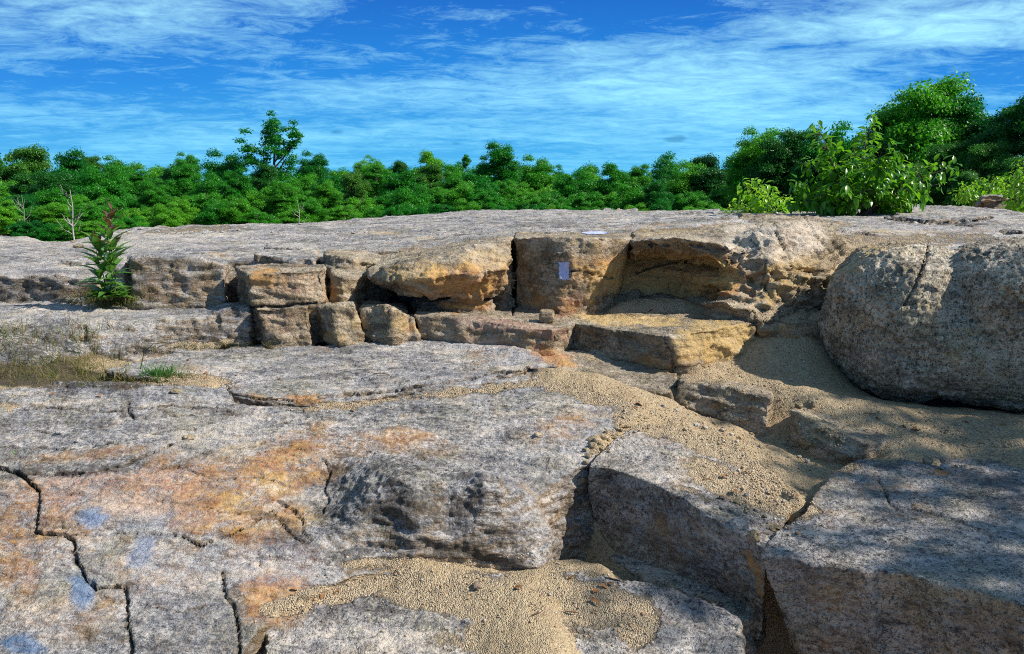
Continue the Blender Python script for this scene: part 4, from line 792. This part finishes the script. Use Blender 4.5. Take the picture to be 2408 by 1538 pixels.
# ------------------------------------------------------------------ broad leaved sapling and shrubs behind the crest
def leaf_geo(L, wd, fold=.25, droop=.25, n=3):
    V = []; Fc = []
    prof = [(0, .02), (.18, .62), (.42, 1.0), (.7, .72), (1, .0)]
    for i, (t, w_) in enumerate(prof):
        z = -droop*L*t*t; hw = wd/2*w_
        V += [(t*L, -hw, z+abs(hw)*fold), (t*L, 0, z), (t*L, hw, z+abs(hw)*fold)]
    for i in range(len(prof)-1):
        a = i*3; Fc += [(a, a+3, a+4, a+1), (a+1, a+4, a+5, a+2)]
    return np.array(V), Fc
def place_leaf(mb, g, pos, d, up=Vector((0, 0, 1)), s=1.0):
    V, Fc = g; d = d.normalized(); y = up.cross(d)
    if y.length < 1e-3: y = Vector((1, 0, 0))
    y.normalize(); z = d.cross(y)
    M = np.array((d, y, z)); mb.add(V*s@M+np.array(pos), Fc)
def sapling(name, base, tips, Y, label, cat, seed, leafL, dens_, mat, spread=.5, stem_r=.012, tag_group=None):
    r = random.Random(seed); mbL = MB(); mbS = MB(); g = leaf_geo(leafL, leafL*.52, .3, .3)
    b = Vector(W(*base, Y))
    for (px, py, n) in tips:
        n = int(n*1.1)
        tip = Vector(W(px, py, Y+r.uniform(-spread, spread)))
        b0 = b + Vector((r.uniform(-.12, .12), r.uniform(-.15, .15), 0))
        mid = b0.lerp(tip, .5) + Vector((r.uniform(-.05, .05), r.uniform(-.1, .1), .05 + (.10 if abs(tip.x-b.x) > .5 else 0)))
        P = [b0.lerp(mid, t/4).lerp(mid.lerp(tip, t/4), t/4) if False else (b0*(1-t/8)**2 + mid*2*(1-t/8)*(t/8) + tip*(t/8)**2) for t in range(9)]
        mbS.add(*tube(P, [stem_r*(1-.11*k) for k in range(9)], 5))
        for k in range(n):
            t = r.random()**.7; t = .16+.84*t; i = min(int(t*8), 7); p = P[i].lerp(P[i+1], t*8-i)
            ax = (P[i+1]-P[i]).normalized()
            ang = r.uniform(0, 6.28); o = ax.orthogonal().normalized(); o.rotate(Matrix.Rotation(ang, 3, ax))
            tl = r.uniform(.03, .23)*(1.15-t)*dens_ + .02
            q = p + o*tl + ax*tl*.7
            if tl > .06 and r.random() < .4: mbS.add(*tube([p, q], [.003, .0015], 3))
            for m_ in range(3 if tl > .1 else 1):
                qq = p.lerp(q, 1-.25*m_)
                d = (o*r.uniform(.3, 1) + ax*r.uniform(-.1, .5) + Vector((r.uniform(-.5, .5), r.uniform(-.5, .5), r.uniform(-1.0, .25))))
                place_leaf(mbL, g, qq, d, Vector((r.uniform(-.5, .5), r.uniform(-.5, .5), 1)), r.uniform(.55, 1.15))
    root = bpy.data.objects.new(name, None); COL.objects.link(root); tag(root, label, cat, tag_group)
    mbL.build('leaves', mat, root, smooth=True); mbS.build('stem', M_BARK, root)
    return root
sapling('sapling', (2010, 520), [(1922,284,46),(1935,330,60),(1900,380,60),(1868,430,60),(1855,470,50),(1960,400,90),(1990,430,80),(2010,360,60),(2058,268,46),(2050,310,70),(2085,330,70),(2110,360,70),(2070,390,90),(2130,400,70),(2150,440,70),(2100,440,80),(2030,450,80),(1940,460,70),(2120,480,60),(2242,392,40),(2215,385,34),(2228,430,36),(2190,450,40)],
        8.6, 'bright broad leaved sapling rising behind the rock crest at the right', 'sapling', 11, .10, 1.0, M_SAP)
sapling('shrub', (1800, 515), [(1745,428,30),(1770,430,36),(1810,440,36),(1840,470,30),(1735,470,30),(1790,470,50),(1760,490,40),(1830,495,30),(1715,490,24),(1866,480,24),(1705,505,16)], 9.6, 'low leafy shrub just left of the tall sapling', 'shrub', 12, .09, .8, M_SAP)
sapling('shrub', (2290, 500), [(2262,445,50),(2285,450,50),(2300,470,50),(2310,440,50),(2345,415,60),(2370,430,60),(2330,460,50)], 13, 'light green shrub behind the stacked rock at the right', 'shrub', 13, .075, 1.6, M_SAP)
sapling('shrub', (2420, 520), [(2385,400,60),(2400,380,60),(2420,370,60),(2395,440,60),(2390,480,50),(2440,400,60),(2375,460,40)], 11, 'green shrub at the right margin above the crest', 'shrub', 14, .075, 1.4, M_SAP)
# stacked far rocks at the right
for (pts, Y, lab, sd_) in (([(2304,462),(2335,458),(2366,461),(2372,470),(2340,478),(2306,474)], 12, 'flat cap stone on the small rock stack at the right', 70), ([(2312,474),(2366,474),(2360,500),(2318,504)], 12.1, 'upright stone carrying the flat cap stone', 71), ([(2292,476),(2316,472),(2318,500),(2290,500)], 12.2, 'dark stone leaning at the left of the small rock stack', 72)):
    fr = [W(x, y, Y-.12) for x, y in pts]; bk = [W(x, y, Y+.3)*1 for x, y in pts]; n_ = len(pts)
    V = fr+bk; Fc = [tuple(range(n_)), tuple(range(2*n_-1, n_-1, -1))] + [(i, (i+1) % n_, n_+(i+1) % n_, n_+i) for i in range(n_)]
    me_, co_ = remesh('stone', V, Fc, .022, 2); co_ = weather(me_, co_, amp=.9)
    tag(finish('stone', me_, co_, M_GREY), lab, 'rock', 'small rock stack at the right')
# ------------------------------------------------------------------ dead tree
def snag(px, py_base, py_top, Y, label, seed, nb, r0):
    r = random.Random(seed); mb = MB(); mb2 = MB()
    b = Vector(W(px, py_base, Y)); t = Vector(W(px-6, py_top, Y)); b.z -= 1.0
    P = [b.lerp(t, k/8)+Vector((math.sin(k*1.3)*.03, 0, 0)) for k in range(9)]
    mb.add(*tube(P, [r0*(1-.1*k) for k in range(9)], 6))
    root = bpy.data.objects.new('dead_tree', None); COL.objects.link(root); tag(root, label, 'dead tree')
    H = (t-b).length
    for k in range(nb):
        u = r.uniform(.35, .95); p = b.lerp(t, u); sgn = -1 if r.random() < .6 else 1
        L = H*r.uniform(.14, .34)*(1.2-u*.6); d = Vector((sgn*r.uniform(.5, 1), r.uniform(-.4, .4), r.uniform(.35, 1))).normalized()
        q = p+d*L*.5; e = q+Vector((d.x*.4, d.y, d.z*1.4)).normalized()*L*.6
        mb2.add(*tube([p, q, e], [r0*.4, r0*.3, r0*.12], 4))
        for _ in range(2):
            s_ = p.lerp(q, r.uniform(.4, 1)); mb2.add(*tube([s_, s_+Vector((sgn*r.uniform(0, 1), 0, r.uniform(.2, 1)))*L*.35], [r0*.2, r0*.08], 3))
    mb.build('trunk', M_DEADWOOD, root); mb2.build('branch', M_DEADWOOD, root)
snag(172, 552, 446, 30, 'bare bleached dead tree standing behind the crest at the left', 4, 13, .045)
snag(706, 524, 470, 36, 'thin pale trunk against the wood behind the crest', 5, 6, .035)
snag(58, 545, 460, 36, 'faint slender bare trunk in the wood at the far left', 6, 9, .025)
# ------------------------------------------------------------------ helpers that rest things on the rocks
bpy.context.view_layer.update()
_dg = bpy.context.evaluated_depsgraph_get()
_ok = {o.name for o in ALL}
def drop(px, py):
    hit, loc, nor, i, ob, m = S.ray_cast(_dg, Vector((0, 0, CAMZ)), ray(px, py))
    if hit and ob.name in _ok and loc.y < 14: return loc, nor, ob
    return None
# ------------------------------------------------------------------ paint marks
def paint(px0, px1, py0, py1, label_obj, seed, wob=1.6, n=14):
    m, t, b, out = new_mat('trail_paint')
    pos = t.node('ShaderNodeNewGeometry').outputs['Position']; nn = t.noise(pos, 120, 4, .7)
    t.put(b.inputs['Base Color'], t.mix(t.mapr(nn, .42, .6), (.34, .36, .58), (.52, .56, .80))); b.inputs['Roughness'].default_value = .6
    bump(t, b, nn, .004, .6)
    V = []; idx = {}; Fc = []; r = random.Random(seed)
    for j in range(n+1):
        for i in range(n+1):
            u = i/n; v = j/n; e = (1 if i in (0, n) else 0); e2 = (1 if j in (0, n) else 0)
            x = px0+(px1-px0)*u + e*r.uniform(-wob, wob); y = py0+(py1-py0)*v + e2*r.uniform(-wob, wob)
            if py1-py0 < 10: y = (py0+py1)/2 + (v-.5)*(py1-py0)*max(.15, math.sin(math.pi*u)**.6)
            h = drop(x, y)
            if h: idx[i, j] = len(V); V.append(h[0]+h[1]*.004)
    for j in range(n):
        for i in range(n):
            q = [(i, j), (i+1, j), (i+1, j+1), (i, j+1)]
            if all(k in idx for k in q): Fc.append(tuple(idx[k] for k in q))
    return V, Fc, m
V_, F_, m_ = paint(1315, 1339, 616, 657, BL, 1)
pb = mesh_obj('trail_blaze', V_, F_, m_); pb.parent = BL; pb['label'] = 'pale lilac painted rectangle on the brown block'
V_, F_, m_ = paint(1368, 1432, 545, 552, None, 2, .6)
pb2 = mesh_obj('painted_mark', V_, F_, m_); tag(pb2, 'pale paint mark lying on top of the ledge above the blaze', 'paint mark')
# ------------------------------------------------------------------ loose stones
M_STONE = rock_mat('loose_stone', (.62, .50, .32), (.40, .29, .16), (.10, .08, .06), fol=(30, 30, 30), speck=.3, warm=.6)
M_STONE_W = rock_mat('white_stone', (.72, .70, .66), (.5, .47, .43), (.2, .18, .16), fol=(30, 30, 30), speck=.2, warm=.1)
def stone_mesh(r, size, seed, sub=2, boxy=.5, jag=.28):
    bm = bmesh.new(); bmesh.ops.create_icosphere(bm, subdivisions=sub, radius=1)
    co = np.array([tuple(v.co) for v in bm.verts]); co = np.sign(co)*np.abs(co)**(1-boxy*.35)
    co /= np.abs(co).max(); 
    co += co*(fbm(co*1.3+seed*5.1, 3, seed % 50)*jag)[:, None]
    co *= np.array(size); Fc = [tuple(v.index for v in f.verts) for f in bm.faces]; bm.free()
    M = np.array(Matrix.Rotation(r.uniform(0, 6.28), 3, 'Z') @ Matrix.Rotation(r.uniform(-.3, .3), 3, 'X'))
    return co@M.T, Fc
rs = random.Random(3)
def stone(px, py, wpx, hpx, label, mat=None, group=None, boxy=.5, jag=.28, smooth=False):
    h = drop(px, py+hpx*.4)
    if not h: return
    Y = h[0].y; s = Y/F
    V, Fc = stone_mesh(rs, (wpx*s/2, wpx*s/2*.9, hpx*s/2), int(px), 3 if wpx > 20 else 2, boxy, jag)
    V = V + np.array(h[0]) + (0, wpx*s*.3, hpx*s*.38)
    o = mesh_obj('loose_stone', V, Fc, mat or M_STONE, smooth=smooth); tag(o, label, 'stone', group)
    me = o.data
    for nm in ('stain', 'stain_b'):
        a = me.attributes.new(nm, 'FLOAT_COLOR', 'POINT'); a.data.foreach_set('color', np.zeros(len(V)*4, np.float32))
stone(1286,744,40,32,'perched tan cube shaped stone on the reddish step below the blaze', None, None, 1.4, .12)
stone(1308,793,22,16,'yellow stone caught in the notch at the left end of the sandy slab')
stone(2185,1085,26,17,'tan pebble beside the white one at the slab edge on the right')
stone(2224,1100,22,14,'white stone lying against the thin slab at the right', M_STONE_W)
stone(1120,1381,28,15,'dark curved flake lying alone on the sandy patch', rock_mat('dark_flake', (.32,.24,.17), (.18,.12,.09), (.06,.05,.05), speck=.3))
stone(180,580,22,9,'flat stone on the left hump of the ledge')
stone(170,568,12,6,'little stone on the rim of the left hump')
stone(1300,1095,7,5,'tiny chip on the slab above the nose')
stone(1173,1122,8,8,'small white speck of a stone on the broad slab', M_STONE_W)
stone(138,1018,20,8,'pale chip lying on the slab at the far left', M_STONE_W); stone(182,1037,14,8,'smaller pale chip just right of the first on the slab', M_STONE_W)
stone(1740,1235,46,26,'angular pale stone wedged at the gap between the two big blocks', M_STONE_W, None, .6, .35); stone(1775,1262,30,30,'tan stone filling the top of the gap between the two big blocks')
stone(1820,1243,40,12,'long thin stone lying across the gap')
stone(2170,1024,26,8,'dark flat pebble on the gravel at the right'); stone(1885,1205,18,14,'lone brown pebble on the speckled slab')
stone(1912,950,26,20,'biggest grey pebble in the shade below the boulder'); stone(1880,955,20,15,'grey pebble left of the biggest one below the boulder')
stone(1552,925,20,12,'tan pebble at the top corner of the stone standing on edge'); stone(1612,948,14,10,'small tan pebble in front of the stone on edge')
stone(445,1030,34,10,'pale lens of stone on the broad slab'); stone(1265,1022,20,7,'flat orange chip on the broad slab'); stone(410,921,24,8,'rust coloured chip near the seam at the left', None)
stone(830,965,14,6,'small chip beside the sandy seam'); stone(1190,912,10,7,'tiny pebble right end of the sandy seam')
for (x, y, w_) in [(1378,1088,16),(1384,1072,18),(1380,1058,14),(1394,1048,20),(1402,1035,15),(1412,1042,14),(1420,1030,17),(1432,1034,13),(1440,1020,19),(1428,1016,13),(1450,1008,16),(1462,1012,13),(1415,1055,12),(1370,1100,12),(1458,996,14),(1474,1003,12),(1392,1066,12),(1446,1030,12)]:
    stone(x, y, w_, w_*.7, 'small orange tan stone of the chain filling the crack above the wedge block', None, 'stones filling the crack')
for (x, y, w_) in [(860,545,10),(720,727,0),(330,538,12),(300,545,7),(370,544,9),(410,542,10),(560,541,8),(520,545,10),(640,545,8),(780,541,7),(705,527,9),(830,548,10),(450,545,7),(915,562,8),(480,548,8)]:
    if w_: stone(x, y, w_, w_*.45, 'small pale stone scattered on the flat top of the ledge', M_STONE_W, 'small stones on the ledge top')
for (x, y, w_) in [(1700,1170,16),(1730,1182,13),(1720,1200,16),(1755,1205,13),(1770,1225,14),(1700,1195,12),(1790,1180,12),(1755,1165,12),(1810,1160,13),(1780,1200,12),(1800,1215,12),(1640,1000,14),(1660,1006,12),(1700,1012,14),(1720,1022,12),(1740,1030,13),(1768,1020,10),(1830,1030,12),(1845,1042,14),(1790,1050,12),(1680,995,12),(1560,955,12),(1590,965,12),(1900,1085,13),(1880,1075,12)]:
    stone(x, y, w_, w_*.7, 'loose tan stone among the gravel between the blocks', rs.choice([M_STONE, M_STONE, M_STONE_W]), 'loose stones in the gravel')
# ------------------------------------------------------------------ gravel: uncountable grit lying on sand and rock
def gravel():
    r = np.random.default_rng(9)
    zones = [(1430,925,150,34,10,620),(1560,985,120,48,14,900),(1450,1020,60,26,-30,300),(1700,1020,150,36,20,900),(1780,1120,130,60,25,1400),(1820,1190,90,50,20,700),(1800,930,110,70,0,800),(1950,1040,180,60,12,900),(2200,1010,230,46,4,1200),(2330,1050,110,36,10,500),(1700,880,80,36,0,300),(1850,880,70,50,0,400),
             (1000,1350,320,50,4,900),(1150,1420,300,70,6,900),(760,1400,160,36,-14,500),(1400,1400,120,60,10,500),(1480,1460,60,60,10,300),(1560,712,150,20,0,700),(1480,700,90,14,-8,300),(1780,740,110,18,0,400),(1000,930,260,12,-6,420),(760,955,130,12,0,260),(430,895,120,14,0,260),(560,806,120,8,-2,180),(1330,745,60,10,0,60),(1300,1320,120,16,4,260),(1650,780,120,20,0,60),(500,545,300,14,-2,200),(1900,590,160,40,-10,250),(1880,1085,60,30,0,300),(700,1445,60,20,0,120)]
    ico = bmesh.new(); bmesh.ops.create_icosphere(ico, subdivisions=1, radius=1); base = np.array([tuple(v.co) for v in ico.verts]); fc = np.array([[v.index for v in f.verts] for f in ico.faces]); ico.free()
    Vs = []; Fs = []; cols = []; k = 0
    for (x, y, rx, ry, a, n) in zones:
        for _ in range(int(n*(.5 if y > 1300 else .75))):
            u, v = r.normal(size=2)*.55; c_, s_ = math.cos(R(a)), math.sin(R(a))
            px = x+u*rx*c_-v*ry*s_; py = y+u*rx*s_+v*ry*c_
            h = drop(px, py)
            if not h or h[1].z < .55: continue
            p = np.array(h[0]); s = (.0026+.0062*r.random()**3.6)*(.66 if y > 1290 else .8)
            if r.random() < .035: s *= 1.7
            V = base*(1+r.uniform(-.28, .28, (len(base), 1)))*np.array((1, r.uniform(.6, 1), r.uniform(.45, .8)))*s
            t = r.uniform(0, 6.28); ct, st = math.cos(t), math.sin(t); V = V@np.array(((ct, -st, 0), (st, ct, 0), (0, 0, 1)))
            Vs.append(V+p+(0, 0, s*.3)); Fs.append(fc+k); k += len(base)
    V = np.concatenate(Vs); Fc = np.concatenate(Fs)
    m, t, b, out = new_mat('gravel_grains')
    rnd = t.node('ShaderNodeNewGeometry').outputs['Random Per Island']
    rp = t.node('ShaderNodeValToRGB'); t.put(rp.inputs[0], rnd); e = rp.color_ramp; e.interpolation = 'LINEAR'
    e.elements[0].position = 0; e.elements[0].color = (.16, .08, .04, 1); e.elements[1].position = 1; e.elements[1].color = (.78, .72, .62, 1)
    for q, c in ((.2, (.36, .22, .11)), (.45, (.58, .43, .24)), (.7, (.42, .32, .22)), (.88, (.24, .21, .19))): z = e.elements.new(q); z.color = (*c, 1)
    pos = t.node('ShaderNodeNewGeometry').outputs['Position']
    t.put(b.inputs['Base Color'], t.mix(t.m('MULTIPLY', t.noise(pos, 150, 2), .5), rp.outputs[0], (.25, .2, .15)))
    o = mesh_obj('gravel', V, Fc, m, smooth=False); tag(o, kind='stuff'); print('gravel', len(V))
gravel()
# ------------------------------------------------------------------ grass
def blades(mb, px, py, n, spread, hpx, r, curve=.5, wd=.0045, seedhead=0.0):
    h = drop(px, py)
    if not h: return
    b = h[0]; s = b.y/F
    for _ in range(n):
        p = b + Vector((r.gauss(0, spread*s), r.gauss(0, spread*s*1.2), -.015)); L = hpx*s*r.uniform(.45, 1.1)
        d = Vector((r.gauss(0, .35), r.gauss(0, .35), 1)).normalized(); side = Vector((d.y, -d.x, 0))
        if side.length < .01: side = Vector((1, 0, 0))
        bend = Vector((r.gauss(0, 1), r.gauss(0, 1), 0))*curve*.5
        a = r.uniform(0, 3.14); wv = Vector((math.cos(a), math.sin(a), 0)); V = []
        for k in range(5):
            t = k/4; q = p + d*L*t + bend*L*t*t + Vector((0, 0, -L*.25*curve*t*t*t)); w_ = wd*(1-t*.92)*r.uniform(.8, 1.2)
            V += [q-wv*w_/2, q+wv*w_/2]
        mb.add(V, [(0, 1, 3, 2), (2, 3, 5, 4), (4, 5, 7, 6), (6, 7, 9, 8)])
rg = random.Random(8)
mb = MB()
for _ in range(150): blades(mb, rg.gauss(262, 34), rg.gauss(705, 10), 9, 8, 40, rg, 1.2)
for _ in range(70): x = rg.uniform(-20, 300); blades(mb, x, rg.uniform(800, 895), 2, 8, 95, rg, .5, .003)
for _ in range(100):
    x = rg.uniform(-30, 300); y = rg.uniform(845, 905) - x*.03; blades(mb, x, y, 8, 9, 38, rg, 1.3)
for _ in range(120): x = rg.uniform(180, 470); blades(mb, x, 895-(x-180)*.04+rg.gauss(0, 6), 6, 8, 24, rg, 1.4)
for _ in range(90): x = rg.uniform(330, 640); blades(mb, x, 815-(x-330)*.02+rg.gauss(0, 4), 6, 6, 16, rg, 1.2)
for _ in range(60): x = rg.uniform(0, 230); blades(mb, x, 800+rg.uniform(-30, 40), 4, 10, 60, rg, .6)
tag(mb.build('grass', M_GRASS, smooth=True), kind='stuff')
mb = MB()
for _ in range(26): blades(mb, rg.gauss(372, 17), rg.gauss(882, 4), 9, 6, 52, rg, .8, .0042)
tag(mb.build('grass_tuft', M_GRASS_GR), 'fresh bright green grass tuft growing from the sand at the left', 'grass tuft')
for (x, y, hh, n, lab) in ((196,880,130,5,'tall thin weed standing before the low tier at the left'),(245,880,110,4,'upright grassy weed right of the tall thin one'),(165,760,70,4,'slender weed on top of the low tier'),(258,770,60,4,'small weed on the tier below the broad leaved plant'),(400,885,60,4,'seeding grass stalks right of the green tuft'),(440,885,45,4,'short dry stalks at the end of the grassy strip'),(40,1060,16,8,'tiny green sprout in the slab at the far left')):
    mb = MB(); blades(mb, x, y, n*2, 5, hh, rg, .35, .004)
    if mb.V: tag(mb.build('weed', M_GRASS_GR if hh < 20 else M_GRASS), lab, 'weed')
# arching stalk
h = drop(330, 868)
if h:
    b = h[0]; s = b.y/F; mb = MB()
    mb.add(*tube([b, b+Vector((12*s, 0, 40*s)), b+Vector((35*s, 0, 62*s)), b+Vector((62*s, 0, 66*s)), b+Vector((80*s, 0, 62*s))], [.003, .0026, .0022, .002, .0014], 5))
    tag(mb.build('grass_stalk', M_GRASS), 'long dry stalk arching over before the shaded tier face', 'grass stalk')
# ------------------------------------------------------------------ broad leaved plant at the left
def plant():
    r = random.Random(21); root = bpy.data.objects.new('leafy_plant', None); COL.objects.link(root)
    tag(root, 'tall leafy plant with reddish tops growing from the crack at the left', 'plant'); Y = 5.55
    G = leaf_geo(.175, .062, .35, .35); mbG = MB(); mbR = MB(); mbS = MB()
    for (x0, y0, x1, y1, n) in ((252, 706, 262, 492, 36), (240, 706, 232, 560, 30), (262, 706, 268, 570, 22)):
        b = Vector(W(x0, y0, Y)); t = Vector(W(x1, y1, Y-.06)); P = [b.lerp(t, k/8)+Vector((math.sin(k*.8)*.02, math.sin(k*.5)*.015, 0)) for k in range(9)]
        mbS.add(*tube(P, [.006*(1-.09*k) for k in range(9)], 6))
        for k in range(n):
            u = .04+.96*k/(n-1); p = b.lerp(t, u); a = k*2.4+r.uniform(-.3, .3)
            hgt = (1-u); up = .35+u*1.5
            if r.random() < .04: continue
            d = Vector((math.cos(a), math.sin(a), up*r.uniform(.4, 1.3)))
            sc = (.55+.75*math.sin(min(1, (1-u)*1.5+.12)*2.2))*.82*r.uniform(.8, 1.1)
            absy = (p.z-b.z)
            red = (absy > .46) or (u > .9); sc *= (1-.25*(absy > .4))
            place_leaf(mbR if red else mbG, G, p, d, Vector((0, 0, 1)), max(.35, sc))
    for _ in range(64):   # basal leaves
        a = r.uniform(0, 6.28); p = Vector(W(r.gauss(252, 14), 700, Y)); place_leaf(mbG, G, p, Vector((math.cos(a), math.sin(a), r.uniform(.3, 1.3))), Vector((0, 0, 1)), r.uniform(.5, .95))
    mbS.build('stem', M_STEM, root); mbG.build('leaves', M_PLANT, root); o = mbR.build('leaves', M_PLANT_RED, root); o['label'] = 'reddish young leaves at the tops'
plant()

# ------------------------------------------------------------------ twigs and dry leaves lying on the sand
def litter():
    r = random.Random(77); m1 = plain('dry_twig', (.20, .11, .06)); m2 = plain('dry_leaf', (.34, .16, .07), scale=60)
    for (x, y, L, a) in ((1180,1312,60,5),(1150,1305,40,12),(930,1345,24,60),(1420,1060,20,-30),(880,880,34,10),(1475,740,26,35),(1330,1440,34,20),(1250,1450,26,-30),(1650,1130,30,15),(2030,975,30,5),(640,940,40,8),(1770,1262,44,-12)):
        h = drop(x, y); h2 = drop(x+L*math.cos(R(a)), y+L*math.sin(R(a))*.5)
        if not h or not h2: continue
        p, q = h[0]+Vector((0, 0, .005)), h2[0]+Vector((0, 0, .007)); mb = MB(); mid = (p+q)/2+Vector((0, r.uniform(-.01, .01), .006))
        mb.add(*tube([p, mid, q], [.0022, .0028, .0012], 5)); d = (q-p).normalized()
        mb.add(*tube([mid, mid+Vector((d.x*.6, r.uniform(-.6, .6), .1))*(q-p).length*.35], [.0016, .0008], 4))
        tag(mb.build('twig', m1), 'short dry reddish brown twig lying on the sand or slab', 'twig', 'dry twigs')
    g = leaf_geo(.045, .026, .5, .5)
    for k in range(34):
        x, y = r.choice([(1150,1400),(1400,1390),(1500,940),(1750,1150),(2000,1010),(1560,720),(450,890),(150,905),(2250,1000),(780,1400)]); h = drop(x+r.gauss(0, 70), y+r.gauss(0, 18))
        if not h or h[1].z < .6: continue
        mb = MB(); a = r.uniform(0, 6.28); place_leaf(mb, g, h[0]+Vector((0, 0, .008)), Vector((math.cos(a), math.sin(a), r.uniform(-.1, .3))), Vector((r.uniform(-.4, .4), r.uniform(-.4, .4), 1)), r.uniform(.5, 1))
        tag(mb.build('dry_leaf', m2), 'small curled brown dead leaf lying on sand or gravel', 'dead leaf', 'fallen dry leaves')
litter()
